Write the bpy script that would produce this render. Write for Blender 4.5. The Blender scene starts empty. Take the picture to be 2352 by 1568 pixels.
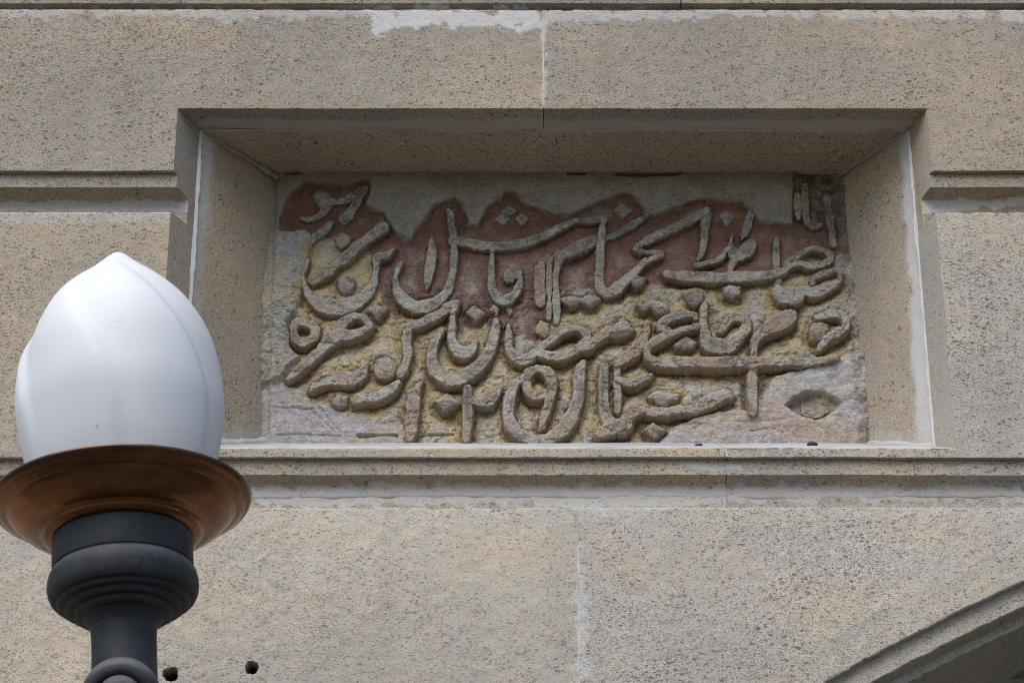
import bpy, math
import numpy as np
from mathutils import Vector, Matrix

S = bpy.context.scene
COL = S.collection
rad = math.radians

# ------------------------------------------------------------------ camera
FPX, PITCH, L = 6200.0, rad(28.0), 4.77          # focal length (in px of a 2352 px wide frame), upward pitch, distance on the axis
CAM = np.array([0.0, -L * math.cos(PITCH), 1.6])
FW = np.array([0.0, math.cos(PITCH), math.sin(PITCH)])
RT = np.array([1.0, 0.0, 0.0])
UP = np.array([0.0, -math.sin(PITCH), math.cos(PITCH)])
cam_d = bpy.data.cameras.new("camera")
cam = bpy.data.objects.new("camera", cam_d); COL.objects.link(cam)
cam.location = CAM; cam.rotation_euler = (rad(90) + PITCH, 0, 0)
cam_d.sensor_width = 36.0; cam_d.lens = 36.0 * FPX / 2352.0
cam_d.clip_start = 0.05; cam_d.clip_end = 500.0
cam_d.dof.use_dof = True; cam_d.dof.focus_distance = 4.72; cam_d.dof.aperture_fstop = 11.0
S.camera = cam

# ------------------------------------------------------------------ sky, sun, exposure (bright overcast)
SUN_EL, SUN_AZ = rad(57), rad(-27)                # azimuth measured from the wall's outward normal, towards the lamp's side
w = bpy.data.worlds.new("World"); S.world = w; w.use_nodes = True
nt = w.node_tree; bg = nt.nodes["Background"]
sky = nt.nodes.new("ShaderNodeTexSky"); sky.sky_type = 'NISHITA'; sky.sun_disc = False
sky.sun_elevation = SUN_EL; sky.sun_rotation = math.pi - SUN_AZ
sky.air_density = 1.0; sky.dust_density = 1.6; sky.ozone_density = 1.0
nt.links.new(sky.outputs[0], bg.inputs[0]); bg.inputs[1].default_value = 0.075
sd = bpy.data.lights.new("sun", 'SUN'); sd.energy = 1.5; sd.angle = rad(64); sd.color = (1.0, 0.975, 0.94)
sun = bpy.data.objects.new("sun", sd); COL.objects.link(sun)
to_sun = Vector((math.sin(SUN_AZ) * math.cos(SUN_EL), -math.cos(SUN_AZ) * math.cos(SUN_EL), math.sin(SUN_EL)))
sun.rotation_euler = (-to_sun).to_track_quat('-Z', 'Y').to_euler(); sun.location = (0, -3, 8)
S.view_settings.view_transform = 'Standard'; S.view_settings.look = 'None'
S.view_settings.exposure = 1.15; S.view_settings.gamma = 1.0; S.view_settings.use_curve_mapping = False
S.cycles.use_denoising = True
S.cycles.pixel_filter_type = 'BLACKMAN_HARRIS'; S.cycles.filter_width = 1.05
S.cycles.max_bounces = 8; S.cycles.diffuse_bounces = 5

# ------------------------------------------------------------------ small maths
def at(u, v, y):
    """wall-space point seen at photo position (u, v) (2352 x 1568 frame) on the plane Y = y"""
    a = (u - 1176.0) / FPX; b = (784.0 - v) / FPX
    dy = FW[1] + b * UP[1]; dz = FW[2] + b * UP[2]
    t = (y - CAM[1]) / dy
    return CAM[0] + a * t, CAM[2] + dz * t
def uv_of(x, y, z):
    dx, dy, dz = x - CAM[0], y - CAM[1], z - CAM[2]
    d = dy * FW[1] + dz * FW[2]
    return 1176.0 + FPX * dx / d, 784.0 - FPX * (dy * UP[1] + dz * UP[2]) / d
def zat(v, y=0.0): return at(1176, v, y)[1]
def xat(u, v, y=0.0): return at(u, v, y)[0]

def _h(i, j, seed):
    n = (i.astype(np.int64) * 374761393 + j.astype(np.int64) * 668265263 + seed * 974711 + 12345) & 0xffffffff
    n = ((n ^ (n >> 13)) * 1274126177) & 0xffffffff
    n = ((n ^ (n >> 15)) * 2246822519) & 0xffffffff
    return ((n ^ (n >> 16)) & 0xffffff) / float(0xffffff)
def vn(x, y, seed=0):
    i = np.floor(x); j = np.floor(y); fx = x - i; fy = y - j
    fx = fx * fx * (3 - 2 * fx); fy = fy * fy * (3 - 2 * fy)
    a = _h(i, j, seed); b = _h(i + 1, j, seed); c = _h(i, j + 1, seed); d = _h(i + 1, j + 1, seed)
    return a + (b - a) * fx + (c - a) * fy + (a - b - c + d) * fx * fy
def fbm(x, y, size, octv=4, seed=0, gain=0.5):
    """0..1 noise whose largest features are about `size` metres"""
    x = np.asarray(x, float); y = np.asarray(y, float)
    f = 1.0 / size; amp = 1.0; s = 0.0; tot = 0.0
    for k in range(octv):
        s = s + amp * vn(x * f + 17.3 * k, y * f - 9.1 * k, seed + 31 * k); tot += amp; amp *= gain; f *= 2.03
    return s / tot
def sst(a, b, x):
    t = np.clip((x - a) / (b - a), 0, 1); return t * t * (3 - 2 * t)
def mix(a, b, t):
    t = np.asarray(t)[..., None]; return np.asarray(a) * (1 - t) + np.asarray(b) * t
def poly_sd(px, py, pts):
    """signed distance to a polygon, negative inside"""
    pts = np.asarray(pts, float); n = len(pts)
    d = np.full(np.shape(px), 1e9); inside = np.zeros(np.shape(px), bool)
    for k in range(n):
        ax, ay = pts[k]; bx, by = pts[(k + 1) % n]
        ex, ey = bx - ax, by - ay
        t = np.clip(((px - ax) * ex + (py - ay) * ey) / (ex * ex + ey * ey + 1e-12), 0, 1)
        d = np.minimum(d, np.hypot(px - ax - ex * t, py - ay - ey * t))
        c = (ay > py) != (by > py)
        inside ^= c & (px < (bx - ax) * (py - ay) / (by - ay + 1e-12) + ax)
    return np.where(inside, -d, d)
def line_sd(px, py, P):
    """distance to a polyline of (x, y, radius), less the radius"""
    P = np.asarray(P, float); d = np.full(np.shape(px), 1e9)
    for k in range(len(P) - 1):
        ax, ay, ar = P[k]; bx, by, br = P[k + 1]; ex, ey = bx - ax, by - ay
        t = np.clip(((px - ax) * ex + (py - ay) * ey) / (ex * ex + ey * ey + 1e-12), 0, 1)
        d = np.minimum(d, np.hypot(px - ax - ex * t, py - ay - ey * t) - (ar + (br - ar) * t))
    return d
def catmull(P, n=5):
    P = np.asarray(P, float)
    if len(P) < 3: return P
    closed = np.allclose(P[0, :2], P[-1, :2])
    Q = np.vstack([P[-2] if closed else 2 * P[0] - P[1], P, P[1] if closed else 2 * P[-1] - P[-2]])
    out = []
    for k in range(1, len(Q) - 2):
        p0, p1, p2, p3 = Q[k - 1], Q[k], Q[k + 1], Q[k + 2]
        for s in np.linspace(0, 1, n, endpoint=False):
            out.append(0.5 * (2 * p1 + (p2 - p0) * s + (2 * p0 - 5 * p1 + 4 * p2 - p3) * s * s + (3 * p1 - p0 - 3 * p2 + p3) * s ** 3))
    out.append(Q[-2]); out = np.array(out)
    out[:, 2] = np.maximum(out[:, 2], 1e-4)
    return out

# ------------------------------------------------------------------ mesh building
class MB:
    """collects vertex grids (with colours), welded into one mesh object"""
    def __init__(s): s.V = []; s.C = []; s.F = []; s.n = 0
    def grid(s, X, Y, Z, col=None, keep=None, flip=False, close=False):
        X, Y, Z = np.broadcast_arrays(X, Y, Z); nr, nc = X.shape
        if col is None: col = np.ones((nr, nc, 4)) * 0.5
        s.V.append(np.stack([X, Y, Z], -1).reshape(-1, 3)); s.C.append(np.broadcast_to(col, (nr, nc, 4)).reshape(-1, 4))
        idx = np.arange(nr * nc).reshape(nr, nc) + s.n
        if close: idx = np.hstack([idx, idx[:, :1]])
        q = np.stack([idx[:-1, :-1], idx[:-1, 1:], idx[1:, 1:], idx[1:, :-1]], -1)
        if flip: q = q[..., ::-1]
        if keep is not None:
            k = keep[:-1, :-1] & keep[:-1, 1:] & keep[1:, 1:] & keep[1:, :-1]; q = q[k]
        s.F.append(q.reshape(-1, 4)); s.n += nr * nc
        return s
    def build(s, name, mat, parent=None, smooth=True, sharp=None):
        V = np.vstack(s.V); C = np.vstack(s.C); F = np.vstack(s.F)
        used = np.zeros(len(V), bool); used[F.ravel()] = True
        remap = np.cumsum(used) - 1; V = V[used]; C = C[used]; F = remap[F]
        me = bpy.data.meshes.new(name)
        me.vertices.add(len(V)); me.vertices.foreach_set('co', V.astype(np.float32).ravel())
        me.loops.add(F.size); me.loops.foreach_set('vertex_index', F.astype(np.int32).ravel())
        me.polygons.add(len(F)); me.polygons.foreach_set('loop_start', np.arange(0, F.size, 4, dtype=np.int32))
        me.polygons.foreach_set('use_smooth', np.full(len(F), smooth))
        me.update(calc_edges=True); me.validate()
        a = me.color_attributes.new('pigment', 'FLOAT_COLOR', 'POINT')
        a.data.foreach_set('color', C.astype(np.float32).ravel())
        if sharp: me.set_sharp_from_angle(angle=rad(sharp))
        me.materials.append(mat)
        o = bpy.data.objects.new(name, me); COL.objects.link(o)
        if parent is not None: o.parent = parent
        return o
def thing(name, label, cat, loc=(0, 0, 0), group=None):
    o = bpy.data.objects.new(name, None); COL.objects.link(o); o.location = loc
    o['label'] = label; o['category'] = cat
    if group: o['group'] = group
    return o
def tag(o, label, cat, group=None):
    o['label'] = label; o['category'] = cat
    if group: o['group'] = group
    return o

# ------------------------------------------------------------------ materials
def new_mat(name):
    m = bpy.data.materials.new(name); m.use_nodes = True
    t = m.node_tree; b = t.nodes["Principled BSDF"]
    return m, t, b
def N(t, typ, **kw):
    n = t.nodes.new(typ)
    for k, v in kw.items(): setattr(n, k, v)
    return n
def ramp(t, src, stops):
    r = N(t, "ShaderNodeValToRGB"); e = r.color_ramp.elements
    while len(e) < len(stops): e.new(0.5)
    for k, (p, c) in enumerate(stops):
        e[k].position = p; e[k].color = (c, c, c, 1) if not hasattr(c, '__len__') else (*c, 1)
    t.links.new(src, r.inputs[0]); return r.outputs[0]
def mth(t, op, a, b=None, clamp=False):
    n = N(t, "ShaderNodeMath", operation=op, use_clamp=clamp)
    for k, s in enumerate((a, b)):
        if s is None: continue
        if isinstance(s, (int, float)): n.inputs[k].default_value = s
        else: t.links.new(s, n.inputs[k])
    return n.outputs[0]
def mixc(t, fac, a, b, blend='MIX'):
    n = N(t, "ShaderNodeMix", data_type='RGBA', blend_type=blend)
    for k, s in ((0, fac), (6, a), (7, b)):
        if isinstance(s, (int, float)): n.inputs[k].default_value = s
        elif isinstance(s, tuple): n.inputs[k].default_value = (*s, 1)
        else: t.links.new(s, n.inputs[k])
    return n.outputs[2]
def coords(t, scale=(1, 1, 1)):
    tc = N(t, "ShaderNodeTexCoord"); mp = N(t, "ShaderNodeMapping"); mp.inputs['Scale'].default_value = scale
    t.links.new(tc.outputs['Object'], mp.inputs['Vector']); return mp.outputs[0]
def noise(t, vec, scale, detail=2.0, rough=0.5, dist=0.0):
    n = N(t, "ShaderNodeTexNoise"); t.links.new(vec, n.inputs['Vector'])
    n.inputs['Scale'].default_value = scale; n.inputs['Detail'].default_value = detail
    n.inputs['Roughness'].default_value = rough; n.inputs['Distortion'].default_value = dist
    return n.outputs['Fac']
def voro(t, vec, scale, out='Distance'):
    n = N(t, "ShaderNodeTexVoronoi"); t.links.new(vec, n.inputs['Vector']); n.inputs['Scale'].default_value = scale
    return n.outputs['Distance'], n.outputs['Color']
def attr(t):
    a = N(t, "ShaderNodeAttribute"); a.attribute_name = 'pigment'; return a.outputs['Color'], a.outputs['Alpha']
def bump(t, b, h, dist, strength=1.0):
    n = N(t, "ShaderNodeBump"); n.inputs['Distance'].default_value = dist; n.inputs['Strength'].default_value = strength
    t.links.new(h, n.inputs['Height']); t.links.new(n.outputs[0], b.inputs['Normal'])

def stone_material():
    """shelly limestone: sandy grain, flattened pores; the pigment's alpha says how porous (0 = smooth mortar, 1 = coarse)"""
    m, t, b = new_mat("limestone")
    c, por = attr(t)
    v = coords(t, (1, 1, 1.75)); v1 = coords(t, (1, 1, 1))
    grain = noise(t, v, 330, 3.0, 0.65)
    grit = noise(t, v1, 120, 2.0, 0.6)
    warp = noise(t, v1, 55, 2)
    # pores of three sizes, each only in some cells
    def pores(scale, thr, keep, soft):
        d, cc = voro(t, v, scale)
        sep = N(t, "ShaderNodeSeparateColor"); t.links.new(cc, sep.inputs[0])
        r = mth(t, 'MULTIPLY', sep.outputs[0], thr)
        on = mth(t, 'GREATER_THAN', sep.outputs[1], keep)
        e = mth(t, 'SUBTRACT', r, mth(t, 'ADD', d, mth(t, 'MULTIPLY', mth(t, 'SUBTRACT', grit, 0.5), 0.35)))
        return mth(t, 'MULTIPLY', mth(t, 'DIVIDE', e, soft, True), on, True)
    p1 = pores(300, 0.56, 0.38, 0.10)
    p2 = pores(165, 0.50, 0.66, 0.09)
    p3 = pores(92, 0.42, 0.82, 0.07)
    patch = ramp(t, noise(t, v1, 9, 4, 0.6), [(0.30, 0.35), (0.68, 1.0)])
    k = mth(t, 'MULTIPLY', por, patch)
    pit = mth(t, 'MAXIMUM', mth(t, 'MULTIPLY', p1, 0.58), mth(t, 'MAXIMUM', mth(t, 'MULTIPLY', p2, 0.9), p3))
    pit = mth(t, 'MULTIPLY', pit, k)
    g = ramp(t, grain, [(0.34, 0.58), (0.5, 1.02), (0.66, 1.34)])
    gm = mixc(t, mth(t, 'ADD', mth(t, 'MULTIPLY', por, 0.72), 0.12), (1, 1, 1), g)
    base = mixc(t, 1.0, c, gm, 'MULTIPLY')
    tint = ramp(t, noise(t, v1, 26, 3, 0.6), [(0.35, (1.04, 1.0, 0.94)), (0.65, (0.98, 1.0, 1.03))])
    base = mixc(t, 0.8, base, tint, 'MULTIPLY')
    base = mixc(t, mth(t, 'MULTIPLY', pit, 0.80), base, (0.085, 0.060, 0.040))
    t.links.new(base, b.inputs['Base Color'])
    b.inputs['Roughness'].default_value = 0.92; b.inputs['Specular IOR Level'].default_value = 0.2
    h = mth(t, 'SUBTRACT', mth(t, 'ADD', mth(t, 'MULTIPLY', grain, mth(t, 'ADD', mth(t, 'MULTIPLY', por, 0.55), 0.15)), mth(t, 'MULTIPLY', warp, 0.25)), mth(t, 'MULTIPLY', pit, 1.3))
    bump(t, b, h, 0.0022, 0.9)
    return m
def relief_material():
    """painted, flaking carved plaster: pigment from the piece, fine crackle, scratches and grime"""
    m, t, b = new_mat("painted_plaster")
    c, wear = attr(t)
    v = coords(t); vs = coords(t, (1, 1, 3.2))
    g = noise(t, v, 300, 4, 0.68); g2 = noise(t, vs, 95, 4, 0.62, 0.6); g3 = noise(t, v, 34, 4, 0.6, 0.4)
    base = mixc(t, 0.85, c, ramp(t, g, [(0.27, 0.52), (0.5, 1.0), (0.74, 1.42)]), 'MULTIPLY')
    base = mixc(t, 0.7, base, ramp(t, g2, [(0.34, 0.62), (0.52, 1.02), (0.68, 1.28)]), 'MULTIPLY')
    # pale chips and scratches
    chip = ramp(t, noise(t, v, 78, 5, 0.72, 1.0), [(0.60, 0.0), (0.66, 1.0)])
    base = mixc(t, mth(t, 'MULTIPLY', chip, mth(t, 'MULTIPLY', wear, 0.55)), base, (0.36, 0.31, 0.26))
    dark = ramp(t, noise(t, v, 60, 5, 0.70, 1.4), [(0.33, 1.0), (0.40, 0.0)])
    base = mixc(t, mth(t, 'MULTIPLY', dark, mth(t, 'MULTIPLY', wear, 0.55)), base, (0.07, 0.055, 0.045))
    d, _ = voro(t, coords(t, (1, 1, 0.6)), 42)
    t.links.new(base, b.inputs['Base Color'])
    b.inputs['Roughness'].default_value = 0.88; b.inputs['Specular IOR Level'].default_value = 0.25
    h = mth(t, 'ADD', mth(t, 'ADD', mth(t, 'MULTIPLY', g, 0.35), mth(t, 'MULTIPLY', g2, 0.5)), mth(t, 'MULTIPLY', g3, 0.6))
    bump(t, b, h, 0.0042, 0.9)
    return m
M_STONE = stone_material(); M_RELIEF = relief_material()

def iron_material():
    m, t, b = new_mat("painted_iron"); v = coords(t)
    n = noise(t, v, 18, 4, 0.6); f = noise(t, v, 160, 3, 0.6)
    c = mixc(t, ramp(t, n, [(0.35, 0.0), (0.65, 1.0)]), (0.014, 0.016, 0.019), (0.030, 0.033, 0.038))
    dust = ramp(t, noise(t, v, 45, 5, 0.7), [(0.58, 0.0), (0.75, 0.5)])
    c = mixc(t, dust, c, (0.075, 0.073, 0.070))
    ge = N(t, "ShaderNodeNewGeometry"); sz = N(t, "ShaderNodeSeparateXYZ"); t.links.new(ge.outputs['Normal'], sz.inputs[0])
    dust_toplight = mth(t, 'MULTIPLY', ramp(t, sz.outputs[2], [(0.06, 0.0), (0.55, 1.0)]), ramp(t, noise(t, v, 30, 4, 0.65), [(0.3, 0.45), (0.6, 0.95)]))  # dust on upward faces, also painting in the flange's lit top
    c = mixc(t, dust_toplight, c, (0.135, 0.135, 0.14))
    t.links.new(c, b.inputs['Base Color']); b.inputs['Roughness'].default_value = 0.62; b.inputs['Specular IOR Level'].default_value = 0.35
    bump(t, b, f, 0.0012, 0.5); return m
def copper_material():
    m, t, b = new_mat("tarnished_copper"); v = coords(t, (1, 1, 1))
    sx = N(t, "ShaderNodeSeparateXYZ"); t.links.new(v, sx.inputs[0])
    r = mth(t, 'SQRT', mth(t, 'ADD', mth(t, 'MULTIPLY', sx.outputs[0], sx.outputs[0]), mth(t, 'MULTIPLY', sx.outputs[1], sx.outputs[1])))
    cv = N(t, "ShaderNodeCombineXYZ"); t.links.new(mth(t, 'MULTIPLY', r, 6.0), cv.inputs[0]); t.links.new(mth(t, 'MULTIPLY', sx.outputs[0], 0.7), cv.inputs[1]); t.links.new(mth(t, 'MULTIPLY', sx.outputs[1], 0.7), cv.inputs[2])
    n = noise(t, cv.outputs[0], 7, 4, 0.6, 0.3); f = noise(t, v, 40, 4, 0.6); turned = noise(t, cv.outputs[0], 45, 2, 0.5)
    c = mixc(t, ramp(t, n, [(0.34, 0.0), (0.66, 1.0)]), (0.065, 0.038, 0.028), (0.30, 0.122, 0.045))
    c = mixc(t, ramp(t, f, [(0.45, 0.0), (0.75, 0.5)]), c, (0.10, 0.065, 0.05))
    rim = ramp(t, mth(t, 'DIVIDE', r, 296.0 * 0.000665), [(0.93, 0.0), (0.965, 0.75)])
    c = mixc(t, rim, c, (0.075, 0.05, 0.042))
    t.links.new(c, b.inputs['Base Color']); b.inputs['Metallic'].default_value = 0.9
    t.links.new(ramp(t, n, [(0.3, 0.17), (0.7, 0.30)]), b.inputs['Roughness'])
    bump(t, b, turned, 0.0016, 0.45); return m
def glass_material():
    m, t, b = new_mat("opal_glass"); v = coords(t)
    c = mixc(t, ramp(t, noise(t, v, 7, 3), [(0.35, 0.0), (0.7, 1.0)]), (0.60, 0.61, 0.625), (0.645, 0.652, 0.665))
    spot = ramp(t, noise(t, v, 55, 2, 0.5), [(0.245, 1.0), (0.262, 0.0)])
    c = mixc(t, mth(t, 'MULTIPLY', spot, 0.5), c, (0.25, 0.22, 0.20))
    t.links.new(c, b.inputs['Base Color']); b.inputs['Roughness'].default_value = 0.5; b.inputs['Specular IOR Level'].default_value = 0.3
    b.inputs['Subsurface Weight'].default_value = 0.25; b.inputs['Subsurface Radius'].default_value = (0.02, 0.02, 0.022); b.inputs['Subsurface Scale'].default_value = 1.0
    b.inputs['IOR'].default_value = 1.5
    bump(t, b, noise(t, v, 90, 2), 0.0006, 0.25); return m
def plain(name, col, rough=0.9, scale=30, var=0.3):
    m, t, b = new_mat(name); v = coords(t)
    c = mixc(t, var, col, ramp(t, noise(t, v, scale, 4, 0.6), [(0.3, 0.3), (0.7, 1.3)]), 'MULTIPLY')
    t.links.new(c, b.inputs['Base Color']); b.inputs['Roughness'].default_value = rough; return m
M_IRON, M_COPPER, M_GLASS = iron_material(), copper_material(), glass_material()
M_PAVE = plain("asphalt", (0.065, 0.062, 0.058), 0.9, 2.0, 0.5)
M_DIRT = plain("dark_grit", (0.06, 0.055, 0.06), 0.95, 300, 0.8)
M_HOLLOW = plain("dark_backing", (0.16, 0.14, 0.115), 0.95, 40, 0.5)

# ------------------------------------------------------------------ ground
g = MB(); gx, gy = np.meshgrid(np.linspace(-60, 60, 41), np.linspace(-80, 8, 41)); g.grid(gx, gy, gx * 0)
o = g.build("ground", M_PAVE); o['kind'] = 'structure'

# ------------------------------------------------------------------ the wall: main lines
Y1, YB = 0.069, 0.233                             # depth of the outer return and of the back of the niche
ZS = zat(250)                                     # underside of the lintel
XNL, XNR = xat(402, 340), xat(2137, 340)          # outer edges of the niche
KL = (xat(458, 340, Y1) - XNL) / Y1               # splay of the outer returns
KR = (XNR - xat(2091, 340, Y1)) / Y1
XBL, XBR = xat(634, 560, YB), xat(1940, 560, YB)  # back corners of the niche
ZSILL0, ZSILL1 = zat(1029), zat(1016, YB)       # front and back of the sloping sill
WX0, WX1 = -2.3, 2.6                              # how far the wall is built beyond the picture
S1, S2 = 0.011, 0.047                             # groove: step and deepest point
STEP = 0.0034

# lime smears, stains, margins with painted arris light: polygons on the wall in photo positions; (points, colour, porosity, softness, strength)
LIME = (0.47, 0.455, 0.44)
SMEAR = [
    ([(845, 22), (1246, 22), (1246, 62), (1205, 66), (1130, 58), (960, 60), (930, 62), (905, 54), (888, 72), (858, 80), (842, 74), (850, 50)], (0.54, 0.525, 0.51), 0.15, 14, 0.9),
    ([(1246, 22), (2352, 26), (2352, 44), (2000, 44), (1700, 36), (1480, 48), (1390, 50), (1246, 50)], LIME, 0.2, 8, 0.75),
    ([(0, 22), (845, 22), (845, 40), (560, 44), (500, 52), (470, 40), (160, 36), (100, 44), (0, 36)], LIME, 0.25, 8, 0.65),
    ([(0, 461), (440, 461), (440, 488), (0, 488)], LIME, 0.25, 5, 0.8),
    ([(0, 488), (437, 487), (405, 511), (0, 512)], (0.46, 0.43, 0.38), 0.8, 4, 0.6),  # tooled margin, paler to paint in light caught on the arris
    ([(2117, 460), (2352, 458), (2352, 474), (2250, 478), (2200, 486), (2117, 490)], (0.56, 0.54, 0.52), 0.2, 6, 0.85),
    ([(560, 1116), (2352, 1116), (2352, 1147), (1700, 1150), (1500, 1165), (1330, 1172), (1200, 1158), (900, 1160), (800, 1164), (600, 1164)], (0.52, 0.50, 0.47), 0.3, 9, 0.85),
    ([(560, 1166), (2352, 1166), (2352, 1196), (1330, 1198), (560, 1202)], (0.50, 0.47, 0.425), 0.75, 4, 0.4),  # tooled margin below the joint; arris highlight put into its colour
    ([(1560, 1062), (1700, 1062), (1700, 1080), (1640, 1085), (1590, 1078)], (0.46, 0.44, 0.41), 0.15, 6, 0.9),
    ([(1325, 1250), (1342, 1250), (1348, 1400), (1352, 1568), (1320, 1568), (1322, 1420)], (0.53, 0.515, 0.49), 0.4, 12, 0.6),
    ([(1242, 40), (1254, 40), (1254, 180), (1251, 250), (1244, 250), (1246, 180)], (0.50, 0.48, 0.46), 0.3, 4, 0.7),
    ([(1330, 1255), (1560, 1262), (1800, 1290), (1790, 1340), (1560, 1330), (1340, 1325)], (0.46, 0.405, 0.325), 0.45, 26, 0.5),
    ([(1850, 1330), (2020, 1330), (2000, 1370), (1880, 1380)], (0.45, 0.405, 0.33), 0.45, 26, 0.4),
]
def stone_col(x, y, z, tint, por, seed, smear=True):
    u, v = uv_of(x, y, z)
    a = fbm(x, z * 1.3, 0.35, 4, seed); b_ = fbm(x * 0.5, z, 0.09, 4, seed + 7)
    c = np.broadcast_to(np.asarray(tint, float), x.shape + (3,)).copy()
    c = c * np.array((1.03, 0.995, 0.972)) * (0.83 + 0.34 * a)[..., None]
    warm = sst(0.42, 0.66, b_ * 0.5 + a * 0.5)
    c = c * mix((0.985, 1.0, 1.03), (1.03, 0.995, 0.945), warm)
    c = c * (0.93 + 0.14 * fbm(x, z * 0.07, 0.035, 3, seed + 21))[..., None]
    p = np.clip(por * (0.72 + 0.6 * fbm(x, z, 0.16, 3, seed + 3)), 0, 1)
    if smear:
        du = (fbm(x, z, 0.018, 4, seed + 11) - 0.5)
        for pts, sc, sp, soft, st in SMEAR:
            q = np.array(pts, float)
            lo, hi = q.min(0) - 40, q.max(0) + 40
            if not ((u.max() > lo[0]) and (u.min() < hi[0]) and (v.max() > lo[1]) and (v.min() < hi[1])): continue
            d = poly_sd(u, v, q) + du * soft * 4
            f = st * sst(soft * 0.35, -soft * 0.35, d)
            c = mix(c, np.array(sc), f); p = p * (1 - f) + sp * f
    return np.concatenate([c, p[..., None]], -1)

HOLES = [(392, 1547, 18, 0.08), (577, 1532, 16, 0.08)]
def face_relief(x, z, y, seed, amt=1.0):
    """unevenness of a dressed face, in metres towards the wall"""
    d = amt * (0.0035 * (fbm(x, z, 0.30, 3, seed + 50) - 0.5) + 0.0022 * (fbm(x, z, 0.02, 3, seed + 51) - 0.5))
    return d

def dense(vals, step):
    """sample a polyline of rows so that no step is longer than `step`; rows = list of (y, z)"""
    out = [vals[0]]
    for p, q in zip(vals[:-1], vals[1:]):
        n = max(1, int(math.ceil(math.hypot(q[0] - p[0], q[1] - p[1]) / step)))
        out += [(p[0] + (q[0] - p[0]) * k / n, p[1] + (q[1] - p[1]) * k / n) for k in range(1, n + 1)]
    return np.array(out)
def xs_between(a, b, step=0.0034):
    """x samples, fine inside the picture and coarse beyond it"""
    lo, hi = max(a, -1.0), min(b, 1.0)
    xs = []
    if a < lo: xs += list(np.linspace(a, lo, 20, endpoint=False))
    xs += list(np.linspace(lo, hi, max(2, int((hi - lo) / step) + 1)))
    if b > hi: xs += list(np.linspace(hi, b, 20)[1:])
    return np.array(xs)

def groove(v0, v1, v2, v3, v4, S2=S2):
    """rows of a course joint: step at v0, fillet face v1..v2, hollow underside up to v3 and the back of the channel down behind v4"""
    z0 = zat(v0); zb = zat(v2, S1); zd = zat(v3, S2)
    rows = [(0.0, z0 + 0.003), (0.0, z0 + 0.0008), (0.0010, z0), (0.0026, z0 + 0.0001), (S1, z0 + 0.0004), (S1, zb)]
    for k in (0.2, 0.4, 0.6, 0.8, 1.0):
        rows.append((S1 + (S2 - S1) * math.sin(k * math.pi / 2), zb + (zd - zb) * (1 - math.cos(k * math.pi / 2))))
    return rows + [(S2, zat(v4, 0.0) - 0.004)]
def ledge_rows(v4, S2=S2):
    """the lower stone's top edge, standing in front of the channel"""
    z = zat(v4, 0.0)
    return [(S2 + 0.004, z + 0.0006), (0.0022, z), (0.0006, z - 0.0006), (0.0, z - 0.0022)]

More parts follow.
